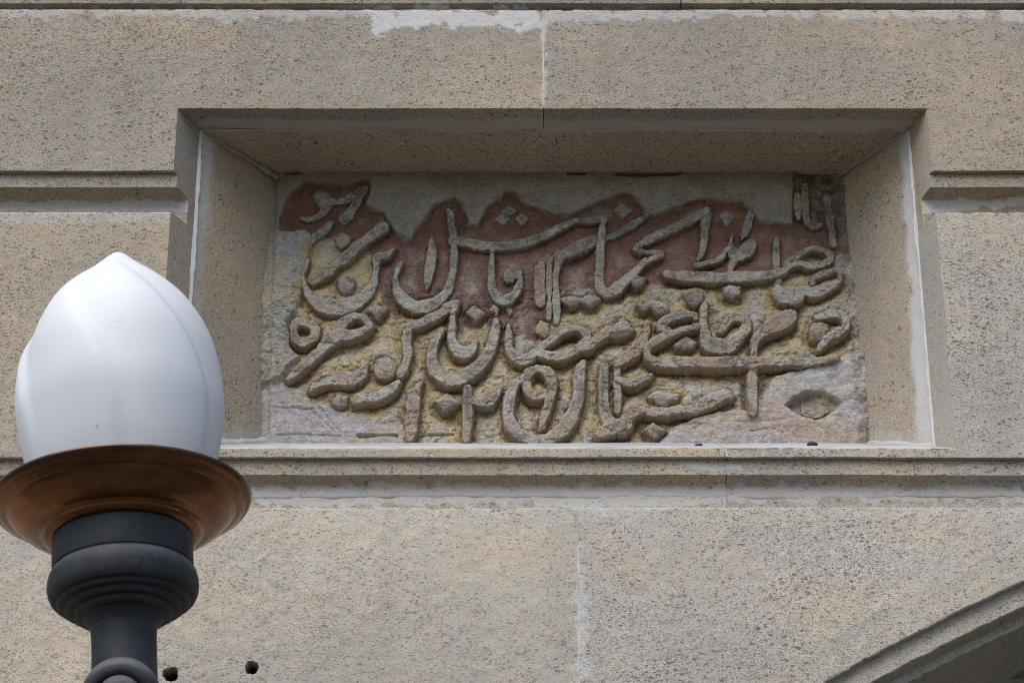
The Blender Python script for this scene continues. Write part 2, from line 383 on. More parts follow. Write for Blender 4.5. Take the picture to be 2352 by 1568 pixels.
srows, lint_rows = [], []
def course(mb, rows, x0, x1, tint, por, seed, kl=None, kr=None, step=STEP, holes=False):
    """sweep profile rows along x; kl / kr: splayed returns at the ends (dx per metre of depth)"""
    R = dense(rows, step); ys, zs = R[:, 0][:, None], R[:, 1][:, None]
    xs = xs_between(x0, x1, step)[None, :]
    t = (xs - x0) / (x1 - x0)
    X = xs + 0 * ys
    if kr is not None: X = X + kr * ys * sst(0.0, 1.0, (xs - (x1 - 0.25)) / 0.25)
    if kl is not None: X = X - kl * ys * sst(0.0, 1.0, ((x0 + 0.25) - xs) / 0.25)
    Z = zs + 0 * xs; Y = ys + 0 * xs
    arris = ((ys > 0.0003) & (ys < 0.0030)) * 1.0
    Y = Y + face_relief(X, Z, Y, seed) + arris * (0.0030 * sst(0.50, 0.80, fbm(X, Z * 0 + ys * 9, 0.020, 4, seed + 62)) + 0.006 * sst(0.66, 0.76, fbm(X, Z * 0 + 3.0, 0.05, 4, seed + 63)))
    Z = Z + 0.0010 * (fbm(X, Z * 0 + ys * 30, 0.012, 3, seed + 60) - 0.5) + 0.0014 * (fbm(X, ys * 0 + X * 0, 0.2, 3, seed + 61) - 0.5)
    col = stone_col(X, Y, Z, tint, por, seed)
    if rows is srows:
        f = sst(-0.0012, 0.0012, Z - ZSILL0 + 0.0016 * (fbm(X, Y, 0.01, 3, 9) - 0.5)); col[..., :3] = mix(col[..., :3], mix((0.42, 0.415, 0.425), (0.31, 0.30, 0.29), sst(0.45, 0.7, fbm(X, Y * 2, 0.05, 4, 19))), 0.9 * f); col[..., 3] = col[..., 3] * (1 - f) + 0.12 * f  # paler limed sill top, with skylight painted into its colour
    if rows is lint_rows:
        f = sst(0.030, 0.046, Y + 0.02 * (fbm(X, Y, 0.05, 4, 14) - 0.5)); col[..., :3] = mix(col[..., :3], np.array((0.40, 0.385, 0.36)), 0.8 * f); col[..., 3] = col[..., 3] * (1 - f) + 0.05 * f
    if holes:
        u, v = uv_of(X, 0 * X, Z)
        for hu, hv, hr, hd in HOLES:
            rr = np.hypot(u - hu, (v - hv) / 0.9) + 9 * (fbm(X, Z, 0.008, 3, 5) - 0.5)
            f = sst(hr, hr * 0.62, rr); Y = Y + hd * f
            col[..., :3] = mix(col[..., :3], np.array((0.07, 0.05, 0.035)), sst(0.0, 0.25, f) * 0.9)
            col[..., 3] = col[..., 3] * (1 - f)
    mb.grid(X, Y, Z, col)
    for side, k in ((1, kr), (0, kl)):
        if k is None: continue
        c = -1 if side else 0; sg = 1 if side else -1
        q = np.linspace(0, 1, 22)[None, :]
        ye = Y[:, c][:, None]; yy = ye + (Y1 + 0.012 - ye) * q
        xx = X[:, c][:, None] + sg * k * (yy - ye) + 0.0012 * (fbm(yy, zs + 0 * q, 0.02, 3, seed + 77) - 0.5) * sst(0, 0.1, q)
        zz = Z[:, c][:, None] + 0 * q
        if not side: xx, yy, zz = xx[:, ::-1], yy[:, ::-1], zz[:, ::-1]
        mb.grid(xx, yy, zz, stone_col(xx, yy, zz, np.array(tint), por * 0.8, seed + 5, False))
def back_box(mb, x0, x1, z0, z1, yf, yb):
    """the hidden body of a block, behind its dressed face"""
    c = np.array([0.35, 0.3, 0.24, 0.6])
    X, Z = np.meshgrid([x0, x1], [z1, z0])
    mb.grid(X, X * 0 + yb, Z, np.broadcast_to(c, (2, 2, 4)))
    for xa, xb, za, zb in ((x0, x0, z0, z1), (x1, x1, z1, z0), (x1, x0, z0, z0), (x0, x1, z1, z1)):
        mb.grid(np.array([[xa, xb], [xa, xb]]), np.array([[yf, yf], [yb, yb]]), np.array([[za, zb], [za, zb]]), np.broadcast_to(c, (2, 2, 4)))

wall = thing("stone_wall", "pale porous ashlar wall with grooved courses, a sunk niche and an arch edge", "wall", (0, 0, 0))
def block(mb, name="stone_block", sharp=32): return mb.build(name, M_STONE, wall, True, sharp)

T_TOP = (0.29, 0.262, 0.218); T_LINT_L = (0.345, 0.308, 0.252); T_LINT_R = (0.338, 0.300, 0.245)
T_JAMB_L = (0.385, 0.340, 0.270); T_JAMB_R = (0.42, 0.395, 0.345)
T_LOW_L = (0.465, 0.425, 0.362); T_LOW_R = (0.455, 0.420, 0.370); T_SILL = (0.415, 0.370, 0.295)
XJ1, XJ2, XJ3 = xat(1248, 140), xat(1670, 1090), xat(1329, 1300)
GAP = 0.0007

# course above the picture's top edge
rows = [(0.0, zat(-420))] + [(0.0, zat(-62))] + groove(-56, -50, 8, 24, 24)
for x0, x1, sd_ in ((WX0, 0.32, 11), (0.322, WX1, 12)):
    mb = MB(); course(mb, rows, x0, x1, T_TOP, 0.95, sd_); back_box(mb, x0, x1, zat(18), zat(-420), 0.06, 0.5); block(mb)

# lintel course: two L-shaped stones meeting above the niche
top = ledge_rows(22)
side_rows = top + groove(393, 400, 430, 462, 487)
lint_rows[:] = top + [(0.0, ZS + 0.0008), (0.0009, ZS), (Y1 - 0.001, ZS)]
mb = MB(); course(mb, side_rows, WX0, XNL, T_LINT_L, 0.95, 21, kr=KL); course(mb, lint_rows, XNL - 0.0002, XJ1 - GAP, T_LINT_L, 0.95, 21)
back_box(mb, XNL, XJ1 - GAP, ZS, zat(23), Y1, 0.5); back_box(mb, WX0, XNL, zat(455), zat(23), Y1, 0.5); block(mb)
mb = MB(); course(mb, side_rows, XNR, WX1, T_LINT_R, 0.95, 22, kl=KR); course(mb, lint_rows, XJ1 + GAP, XNR + 0.0002, T_LINT_R, 0.95, 22)
back_box(mb, XJ1 + GAP, XNR, ZS, zat(23), Y1, 0.5); back_box(mb, XNR, WX1, zat(455), zat(23), Y1, 0.5); block(mb)

# jamb course with the sill between
jrows = ledge_rows(487) + groove(1050, 1055, 1090, 1113, 1165, 0.034)
srows[:] = [(YB + 0.03, ZSILL1 + 0.03 * (ZSILL1 - ZSILL0) / YB), (0.0022, ZSILL0 + 0.001), (0.0006, ZSILL0), (0.0, ZSILL0 - 0.0015)] + groove(1050, 1055, 1090, 1113, 1165, 0.034)
mb = MB(); course(mb, jrows, WX0, XNL, T_JAMB_L, 0.8, 31, kr=KL); course(mb, srows, XNL - 0.0002, XJ2 - GAP, T_SILL, 0.9, 31)
back_box(mb, WX0, XNL, zat(1120), zat(470), Y1, 0.5); block(mb)
mb = MB(); course(mb, jrows, XNR, WX1, T_JAMB_R, 1.0, 32, kl=KR); course(mb, srows, XJ2 + GAP, XNR + 0.0002, (0.42, 0.39, 0.33), 0.95, 32)
back_box(mb, XNR, WX1, zat(1120), zat(470), Y1, 0.5); block(mb)

# lower course: plain stone by the lamp, then the stone cut by the arch
brows = ledge_rows(1165)
ZLOW = zat(1620)
mb = MB(); course(mb, brows + [(0.0, ZLOW)], WX0, XJ3 - GAP, T_LOW_L, 0.62, 41, step=0.0019, holes=True)
back_box(mb, WX0, XJ3 - GAP, ZLOW, zat(1135), 0.06, 0.5); block(mb)
mb = MB(); course(mb, [(0.0, ZLOW - 0.0015), (0.0, ZLOW - 0.9)], WX0, XJ3 - GAP, (0.42, 0.38, 0.31), 0.85, 42); back_box(mb, WX0, XJ3 - GAP, ZLOW - 0.9, ZLOW - 0.002, 0.02, 0.5); block(mb)

# the arch: circle through three points of its outer edge
def circ(p, q, r):
    (ax, ay), (bx, by), (cx, cy) = p, q, r
    d = 2 * (ax * (by - cy) + bx * (cy - ay) + cx * (ay - by))
    ux = ((ax * ax + ay * ay) * (by - cy) + (bx * bx + by * by) * (cy - ay) + (cx * cx + cy * cy) * (ay - by)) / d
    uy = ((ax * ax + ay * ay) * (cx - bx) + (bx * bx + by * by) * (ax - cx) + (cx * cx + cy * cy) * (bx - ax)) / d
    return ux, uy, math.hypot(ax - ux, ay - uy)
ACX, ACZ, AR = circ(at(1888, 1568, 0), at(2103, 1452, 0), at(2352, 1332, 0))
def arc_z(x, r):
    return ACZ + np.sqrt(np.maximum(r * r - (x - ACX) ** 2, 0.0))
# outline of the voussoir ring (its joint with the spandrel stone)
VR = math.hypot(at(1722, 1568, 0)[0] - ACX, at(1722, 1568, 0)[1] - ACZ)
ZL2 = ZLOW - 0.9
def spandrel(x0, x1, seed, tint):
    mb = MB(); R = dense(brows, STEP)
    xs = xs_between(x0, x1)[None, :]
    zt = R[-1, 1]
    zb = np.maximum(arc_z(xs, VR), ZL2)
    s = np.linspace(0, 1, 130)[:, None]
    Zf = zt + (np.minimum(zb, zt - 0.01) - zt) * s
    Y = np.vstack([R[:-1, 0][:, None] + 0 * xs, 0 * Zf]); Z = np.vstack([R[:-1, 1][:, None] + 0 * xs, Zf]); X = np.broadcast_to(xs, Y.shape)
    Y = Y + face_relief(X, Z, Y, 43)
    mb.grid(X, Y, Z, stone_col(X, Y, Z, tint, 1.0, seed)); return mb
XA = ACX                                           # crown of the arch
mb = spandrel(XJ3 + GAP, xat(2700, 1200), 43, T_LOW_R); block(mb)
mb = spandrel(xat(2700, 1200) + 0.002, 2.6, 44, T_LOW_R); block(mb)
# voussoirs: swept profile (radius, depth)
def rad_of(u, v, y):
    x, z = at(u, v, y); return math.hypot(x - ACX, z - ACZ)
R2 = rad_of(1999, 1568, 0.016); R3 = rad_of(2040, 1568, 0.05); R4 = rad_of(2078, 1568, 0.05)
prof = [(VR, 0.0), (AR + 0.001, 0.0), (AR - 0.001, 0.0015), (AR - 0.002, 0.016), (R2 + 0.001, 0.016), (R2 - 0.001, 0.018), ((R2 + R3) / 2 , 0.040), (R3, 0.052), (R4, 0.050), (R4 - 0.0015, 0.052), (R4 - 0.002, 1.2)]
def voussoir(a0, a1, seed, tint):
    mb = MB(); R = dense(prof, 0.0042); r, y = R[:, 0][:, None], R[:, 1][:, None]
    n = max(8, int(abs(a1 - a0) * VR / 0.0042)); a = np.linspace(a0, a1, n)[None, :]
    rr = r + 0.0045 * (fbm(a * VR, r + 0 * a, 0.016, 4, seed) - 0.5) * ((y > 0.001) | (r < AR + 0.0015))
    X = ACX + rr * np.cos(a); Z = ACZ + rr * np.sin(a); Y = y + 0 * a
    Y = Y + face_relief(X, Z, Y, 43) * (Y < 0.06)
    c = stone_col(X, Y, Z, tint, 0.85, seed, False)
    mb.grid(X, Y, Z, c); return block(mb, "arch_stone")
aa = math.atan2(at(2060, 1478, 0)[1] - ACZ, at(2060, 1478, 0)[0] - ACX)
for k, (p, q, sd_) in enumerate(((rad(176), aa + rad(16), 53), (aa + rad(16) - 0.0006, aa - rad(14), 51), (aa - rad(14) - 0.0006, aa - rad(34), 52), (aa - rad(34) - 0.0006, rad(40), 54))):
    voussoir(p, q, sd_, (0.415, 0.395, 0.355))
# unseen wall added inside the arch to block light
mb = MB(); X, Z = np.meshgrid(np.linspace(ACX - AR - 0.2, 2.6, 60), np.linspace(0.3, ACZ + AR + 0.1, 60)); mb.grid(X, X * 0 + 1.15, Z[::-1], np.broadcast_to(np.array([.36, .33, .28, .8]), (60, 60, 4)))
block(mb, "recess_light_block")
# wall body behind everything (keeps daylight out of the joints)
mb = MB(); X, Z = np.meshgrid([-2.6, 2.9], [zat(-430), 0.0]); mb.grid(X, X * 0 + 1.25, Z, np.broadcast_to(np.array([.3, .27, .22, .5]), (2, 2, 4))); block(mb, "wall_core")
mb = MB(); X, Z = np.meshgrid([WX0, ACX - AR + 0.02], [ZL2 - 0.001, 0.0]); mb.grid(X, X * 0 + 0.004, Z, np.broadcast_to(np.array([.38, .34, .28, .8]), (2, 2, 4))); block(mb)

# ------------------------------------------------------------------ inside of the niche
def lining(P, seed, tint, por, fn=None):
    """one stone lining the niche: P = four corners (front top, back top, front bottom, back bottom)"""
    (a, b, c, d) = [np.array(p) for p in P]
    n = 74; m = 110
    s = np.linspace(0, 1, n)[None, :, None]; t = np.linspace(0, 1, m)[:, None, None]
    G = (a * (1 - s) + b * s) * (1 - t) + (c * (1 - s) + d * s) * t
    nrm = np.cross(b - a, c - a); nrm = nrm / np.linalg.norm(nrm)
    X, Y, Z = G[..., 0], G[..., 1], G[..., 2]
    dd = 0.003 * (fbm(Y + X, Z, 0.07, 4, seed) - 0.5)
    X, Y, Z = X + nrm[0] * dd, Y + nrm[1] * dd, Z + nrm[2] * dd
    col = stone_col(X, Y, Z, tint, por, seed, False)
    if fn is not None: fn(X, Y, Z, col)
    mb = MB(); mb.grid(X, Y, Z, col); return mb
def lime(col, f, c=(0.50, 0.49, 0.48), p=0.1):
    col[..., :3] = mix(col[..., :3], np.array(c), f); col[..., 3] = col[..., 3] * (1 - f) + p * f
xl1, xr1 = XNL + KL * Y1, XNR - KR * Y1
def left_smear(X, Y, Z, col):
    u, v = uv_of(X, Y, Z); s = (Y - Y1) / (YB - Y1)
    n = fbm(Y * 1.5, Z, 0.05, 4, 3)
    lime(col, 0.8 * sst(0.26, 0.14, s + 0.25 * (n - 0.5)) * sst(620, 380, v + 160 * (n - 0.5)))
    lime(col, 0.7 * sst(960, 1010, v + 60 * (n - 0.5)), (0.40, 0.385, 0.37))
    lime(col, 0.55 * sst(0.2, 0.08, s) , (0.48, 0.46, 0.44))
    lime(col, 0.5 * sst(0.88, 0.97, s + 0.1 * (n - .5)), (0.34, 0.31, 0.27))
def right_smear(X, Y, Z, col):
    u, v = uv_of(X, Y, Z); s = (Y - Y1) / (YB - Y1); n = fbm(Y * 1.5, Z, 0.04, 4, 8)
    lime(col, 0.85 * sst(0.20, 0.10, s + 0.16 * (n - 0.5) - 0.10 * sst(520, 1000, v)), (0.56, 0.55, 0.54))
    lime(col, 0.7 * sst(985, 1012, v + 40 * (n - 0.5)), (0.46, 0.445, 0.43))
    line = np.abs((v - 290) - (2088 - u) * 0.62 - 16)
    lime(col, 0.6 * sst(34, 8, line + 40 * (n - 0.5)) * sst(420, 300, v), (0.42, 0.40, 0.37))
def soffit_smear(X, Y, Z, col):
    u, v = uv_of(X, Y, Z); n = fbm(X, Y, 0.06, 4, 4)
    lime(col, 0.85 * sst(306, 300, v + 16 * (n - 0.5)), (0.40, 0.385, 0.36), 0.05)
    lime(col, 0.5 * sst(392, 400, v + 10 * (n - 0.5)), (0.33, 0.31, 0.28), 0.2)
T_IN = (0.39, 0.325, 0.24)
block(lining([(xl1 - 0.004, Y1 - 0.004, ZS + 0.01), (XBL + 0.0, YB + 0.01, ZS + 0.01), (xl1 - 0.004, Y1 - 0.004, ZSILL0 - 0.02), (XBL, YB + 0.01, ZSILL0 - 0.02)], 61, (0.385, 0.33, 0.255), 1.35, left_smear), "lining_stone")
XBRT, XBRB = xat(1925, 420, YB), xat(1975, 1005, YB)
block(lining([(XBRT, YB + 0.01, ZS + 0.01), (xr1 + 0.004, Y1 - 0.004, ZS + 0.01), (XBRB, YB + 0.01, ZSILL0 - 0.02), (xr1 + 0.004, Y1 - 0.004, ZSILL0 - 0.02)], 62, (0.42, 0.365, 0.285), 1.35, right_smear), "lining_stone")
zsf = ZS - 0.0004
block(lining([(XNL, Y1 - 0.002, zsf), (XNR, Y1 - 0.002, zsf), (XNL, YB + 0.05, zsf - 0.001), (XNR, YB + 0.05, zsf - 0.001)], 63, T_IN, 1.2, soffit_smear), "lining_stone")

# mortar: flattened irregular ribbons along the joints
def bead(pts, r0, flat, seed, col=(0.56, 0.55, 0.54), name="mortar_joint", n=160, jag=0.5):
    P = np.array(pts, float); s = np.linspace(0, len(P) - 1, n); i = np.minimum(s.astype(int), len(P) - 2); f = (s - i)[:, None]
    C = P[i] * (1 - f) + P[i + 1] * f
    T = np.gradient(C, axis=0); T /= np.linalg.norm(T, axis=1)[:, None]
    nrm = np.array([0.0, -1.0, 0.0]); Bn = np.cross(T, nrm); Bn /= np.linalg.norm(Bn, axis=1)[:, None]; Nn = np.cross(Bn, T)
    along = np.cumsum(np.r_[0, np.linalg.norm(np.diff(C, axis=0), axis=1)])
    th = np.linspace(0, 2 * math.pi, 13)[:-1]
    rr = r0 * (1 + jag * 2 * (fbm(along[:, None] + 0 * th, th[None, :] * 0.004 + 0 * along[:, None], 0.025, 4, seed) - 0.5))
    G = C[:, None, :] + (rr * np.cos(th))[..., None] * Bn[:, None, :] + (rr * np.sin(th) * flat)[..., None] * Nn[:, None, :]
    c = np.concatenate([np.broadcast_to(np.array(col), G.shape[:2] + (3,)) * (0.85 + 0.3 * fbm(along[:, None] + 0 * th, th[None] + 0 * along[:, None], 0.03, 4, seed))[..., None], np.full(G.shape[:2] + (1,), 0.15)], -1)
    mb = MB(); mb.grid(G[..., 0], G[..., 1], G[..., 2], c, close=True); return mb.build(name, M_STONE, wall)
ym = Y1 - 0.001
bead([(xl1, ym, ZS - 0.006), (xl1 + 0.0008, ym, (ZS + ZSILL0) / 2), (xl1 - 0.0005, ym, ZSILL0 + 0.01)], 0.0052, 0.4, 71, jag=0.7, n=300)
bead([(xr1, ym, ZS - 0.006), (xr1, ym, (ZS + ZSILL0) / 2), (xr1 + 0.0005, ym, ZSILL0 + 0.02)], 0.0044, 0.4, 72, jag=0.7, n=300)
bead([(XJ1, 0.0008, zat(24)), (XJ1 + 0.0004, 0.0006, zat(150)), (XJ1, 0.0008, ZS + 0.004)], 0.0013, 0.45, 73, (0.53, 0.51, 0.48), jag=0.7, n=300)
bead([(XJ2, 0.0343, zat(1116, 0.034)), (XJ2, 0.0343, zat(1164, 0.034))], 0.0013, 0.4, 89, (0.42, 0.40, 0.37), n=40)
bead([(XJ2, 0.0006, zat(1031)), (XJ2, 0.0006, zat(1049))], 0.0030, 0.4, 74, (0.56, 0.54, 0.51), n=30)
bead([(XJ2, S1 + 0.0006, zat(1056, S1)), (XJ2, S1 + 0.0006, zat(1088, S1))], 0.0014, 0.4, 74, (0.42, 0.40, 0.37), n=40)
bead([(XJ3, 0.0010, zat(1167)), (XJ3, 0.0010, zat(1250))], 0.0016, 0.3, 80, (0.43, 0.41, 0.37), jag=0.5, n=100)
bead([(XJ3, 0.0006, zat(1250)), (XJ3 + 0.001, 0.0006, zat(1400)), (XJ3, 0.0006, zat(1618))], 0.0026, 0.3, 75, (0.52, 0.505, 0.48), jag=1.0, n=400)
for k, (xa, xb) in enumerate(((xat(560, 1138, 0.034), XJ2), (XJ2, 1.2))):
    n_ = 40; xx = np.linspace(xa, xb, n_); zz = zat(1139, 0.034) + 0.006 * (fbm(xx, xx * 0, 0.12, 3, 7 + k) - 0.5)
    bead([(a_, 0.0345, b_) for a_, b_ in zip(xx, zz)], 0.0030, 0.6, 81 + k, (0.40, 0.385, 0.355), jag=1.2, n=700)
zc_ = ZS - 0.001
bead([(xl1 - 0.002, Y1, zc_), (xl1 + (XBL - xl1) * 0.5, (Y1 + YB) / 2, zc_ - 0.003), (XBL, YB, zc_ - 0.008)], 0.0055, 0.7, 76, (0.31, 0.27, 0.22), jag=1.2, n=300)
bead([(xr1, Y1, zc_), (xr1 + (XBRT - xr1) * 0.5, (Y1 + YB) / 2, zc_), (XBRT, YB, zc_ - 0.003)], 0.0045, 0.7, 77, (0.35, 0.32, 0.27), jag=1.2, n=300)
bead([(xl1 - 0.002, Y1, ZSILL0 + 0.3 * (ZSILL1 - ZSILL0) + 0.003), (XBL + 0.002, YB, ZSILL1 + 0.003)], 0.0075, 0.5, 78, (0.42, 0.41, 0.40), jag=1.1, n=200)
bead([(xr1, Y1, ZSILL0 + 0.3 * (ZSILL1 - ZSILL0) + 0.001), (XBRB, YB, ZSILL1)], 0.0055, 0.5, 79, (0.43, 0.42, 0.41), jag=1.1, n=200)
# hidden returns above and below the niche
mb = MB(); X, Z = np.meshgrid([XNL - 0.3, XNR + 0.3], [ZS + 0.3, ZSILL0 - 0.3]); mb.grid(X, X * 0 + YB + 0.09, Z, np.broadcast_to(np.array([.2, .18, .15, .4]), (2, 2, 4))); block(mb, "niche_back")

# ------------------------------------------------------------------ the carved panel
panel = thing("inscription_panel", "painted carved plaster panel of interlaced raised script, set at the back of the niche", "plaque", (0, 0, 0))
CROPS = {1: (1050, 650, 2.6138), 2: (1750, 650, 2.6138), 3: (2450, 650, 2.352), 4: (1050, 1200, 2.6138), 5: (1750, 1200, 2.6138), 6: (2450, 1200, 2.352)}
def photo(c, x, y):
    ox, oy, s = CROPS[c]; return (ox + x / s) / 1.74150, (oy + y / s) / 1.74150
MPP = (YB - CAM[1]) / (FW[1]) / FPX * 0.985        # metres per photo pixel at the panel
# pigments (albedo)
PG = {'g': (0.315, 0.295, 0.250), 'G': (0.235, 0.250, 0.205), 'w': (0.47, 0.46, 0.42), 'm': (0.345, 0.275, 0.225), 'p': (0.385, 0.290, 0.250), 'l': (0.425, 0.380, 0.370),
      'b': (0.42, 0.36, 0.265), 'd': (0.155, 0.130, 0.120), 'k': (0.090, 0.062, 0.042), 'y': (0.45, 0.355, 0.205), 'R': (0.235, 0.120, 0.078), 'V': (0.205, 0.135, 0.120), 'D': (0.115, 0.062, 0.038),
      's': (0.270, 0.228, 0.172), 'n': (0.40, 0.37, 0.32)}
PG = {k: np.array(v) * (np.array((0.90, 0.85, 0.78)) if k in 'gGwmplb' else 1.0) for k, v in PG.items()}

# ---- ground of the panel: recessed field, plaster left standing above and round it
PLASTER = [(600, 380), (600, 540), (642, 535), (644, 505), (668, 446), (700, 424), (740, 424), (790, 432), (838, 418), (853, 424), (852, 450), (836, 478), (880, 500), (903, 535), (946, 557), (962, 530), (1000, 482), (1046, 462), (1062, 476), (1078, 520), (1098, 530), (1116, 488), (1160, 448), (1182, 446), (1216, 478), (1262, 494), (1304, 498), (1352, 482), (1402, 464), (1420, 450), (1446, 452), (1474, 474), (1482, 494), (1502, 502), (1540, 486), (1622, 462), (1664, 464), (1704, 464), (1728, 492), (1742, 514), (1790, 518), (1822, 526), (1822, 414), (1836, 400), (1990, 400), (1990, 380)]
LEFTM = [(600, 530), (646, 535), (700, 535), (724, 552), (706, 600), (700, 650), (692, 700), (682, 722), (668, 745), (664, 800), (690, 830), (662, 862), (650, 880), (600, 890)]
APRON_R = [(1990, 1035), (1510, 1035), (1540, 990), (1600, 965), (1690, 950), (1728, 946), (1760, 900), (1775, 874), (1850, 852), (1930, 832), (1990, 820)]
APRON_L = [(600, 880), (655, 880), (700, 905), (740, 935), (800, 950), (860, 972), (905, 972), (930, 985), (940, 1035), (600, 1035)]
EYE = [photo(6, *p) for p in [(1620, 1030), (1690, 960), (1770, 912), (1860, 900), (1960, 900), (2080, 945), (2160, 1010), (2060, 1090), (1990, 1150), (1900, 1168), (1770, 1140), (1690, 1080)]]
GOUGE = [photo(6, *p) for p in [(1200, 790), (1270, 780), (1280, 1060), (1215, 1060)]], [photo(6, *p) for p in [(1370, 800), (1480, 780), (1450, 1060), (1360, 1060)]]
REDLINE = [(600, 520), (700, 545), (780, 560), (850, 585), (880, 690), (905, 725), (960, 730), (1030, 745), (1060, 770), (1105, 735), (1150, 790), (1215, 800), (1250, 770), (1275, 740), (1320, 700), (1395, 690), (1440, 690), (1470, 660), (1520, 655), (1560, 668), (1700, 655), (1780, 640), (1830, 600), (1990, 600)]
FLOWER = [(646, 520), (660, 470), (690, 440), (760, 428), (850, 420), (845, 480), (800, 540), (700, 545), (660, 535)]
CRACKS = [(4, [(120, 1150), (330, 1148), (440, 1165), (530, 1165)], 10, 0.008), (4, [(470, 1030), (620, 1180), (760, 1350), (830, 1420)], 9, 0.004), (4, [(520, 1190), (650, 1300), (800, 1440)], 9, 0.004),
          (4, [(160, 1440), (420, 1430), (820, 1445)], 9, 0.006), (4, [(1010, 1440), (1200, 1438), (1410, 1442)], 13, 0.010), (4, [(1670, 1440), (1900, 1442), (2000, 1440)], 13, 0.010), (4, [(420, 1180), (560, 1300), (700, 1440)], 5, 0.002),
          (6, [(480, 1160), (640, 1155), (900, 1080), (1130, 1020)], 7, 0.004), (6, [(640, 1190), (820, 1215), (760, 1250)], 5, 0.003), (6, [(1000, 1130), (1300, 1120), (1480, 1100)], 4, 0.002), (6, [(1150, 1190), (1500, 1180), (1620, 1160)], 4, 0.002), (6, [(1300, 1270), (1500, 1250), (1600, 1290)], 5, 0.003),
          (5, [(1280, 640), (1290, 750), (1400, 720), (1470, 640)], 5, 0.004), (3, [(640, 1180), (720, 1190), (800, 1160), (860, 1200), (930, 1290)], 5, 0.004), (1, [(1880, 510), (1940, 500), (2000, 470)], 8, 0.006),
          (2, [(1000, 1300), (1000, 1550)], 5, 0.002), (2, [(620, 930), (640, 1250)], 4, 0.002)]
GAPS = [[(1300, 398), (1304, 409), (1342, 409), (1347, 398)], [(1412, 409), (1420, 396), (1566, 396), (1562, 407), (1540, 410), (1480, 412), (1430, 411)], [(650, 396), (688, 396), (690, 407), (672, 409), (658, 406)]]
def ground_height(X, Z, u, v):
    nz = fbm(X, Z, 0.03, 5, 90) - 0.5
    h = 0.006 * (fbm(X, Z, 0.06, 4, 91) - 0.5) + 0.0045 * (fbm(X, Z, 0.014, 4, 92) - 0.5)
    h = h + 0.004 * sst(560, 700, v) * (fbm(X, Z, 0.022, 3, 96) - 0.5)
    rg = 1 - np.abs(2 * fbm(X, Z, 0.028, 4, 97) - 1); rg2 = 1 - np.abs(2 * fbm(X, Z * 1.6, 0.013, 3, 98) - 1)
    h = h - (0.0035 * sst(0.90, 0.99, rg) + 0.0018 * sst(0.88, 0.99, rg2)) * sst(560, 720, v) * sst(-20, 10, np.minimum(poly_sd(u, v, APRON_R), poly_sd(u, v, APRON_L)))
    h = h - 0.0022 * sst(0.56, 0.60, fbm(X, Z, 0.045, 5, 99)) * sst(560, 720, v) * sst(-20, 10, np.minimum(poly_sd(u, v, APRON_R), poly_sd(u, v, APRON_L)))
    pl = poly_sd(u, v, PLASTER) + 10 * nz; h = h + (0.0125 - h * 0.7) * sst(4, -4, pl)
    lm = poly_sd(u, v, LEFTM) + 14 * nz; h = h + 0.012 * sst(5, -5, lm)
    ar = poly_sd(u, v, APRON_R) + 12 * nz; h = h + 0.020 * sst(7, -7, ar)
    al = poly_sd(u, v, APRON_L) + 12 * nz; h = h + 0.011 * sst(9, -9, al)
    ey = poly_sd(u, v, EYE) + 10 * nz; h = h - 0.016 * sst(4, -9, ey) * (0.5 + fbm(X, Z, 0.03, 3, 94))
    for gg in GOUGE: h = h - 0.007 * sst(4, -6, poly_sd(u, v, gg) + 8 * nz)
    apr = np.maximum(sst(7, -7, ar), sst(9, -9, al)); h = h * (1 - 0.0 * apr) + apr * (0.0035 * (fbm(X * 0.35, Z, 0.012, 4, 95) - 0.5))
    for c, pts, wd, dp in CRACKS:
        P = [(*photo(c, *p), wd / CROPS[c][2] / 1.7415 * 0.8) for p in pts]
        q = np.array(P)
        if u.max() < q[:, 0].min() - 30 or u.min() > q[:, 0].max() + 30: continue
        h = h - (dp if wd > 10 or c != 4 else 0.55 * dp) * sst(1.8, -1.2, line_sd(u, v, P) + 6 * nz)
    for gp in GAPS: h = h - 0.055 * sst(1.0, -0.6, poly_sd(u, v, gp) + 3 * nz)
    h = h - 0.008 * sst(633, 622, u - 0.0 * v + (v - 716) * 0.035 + 8 * nz)
    return h, (pl, lm, ar, al, ey)
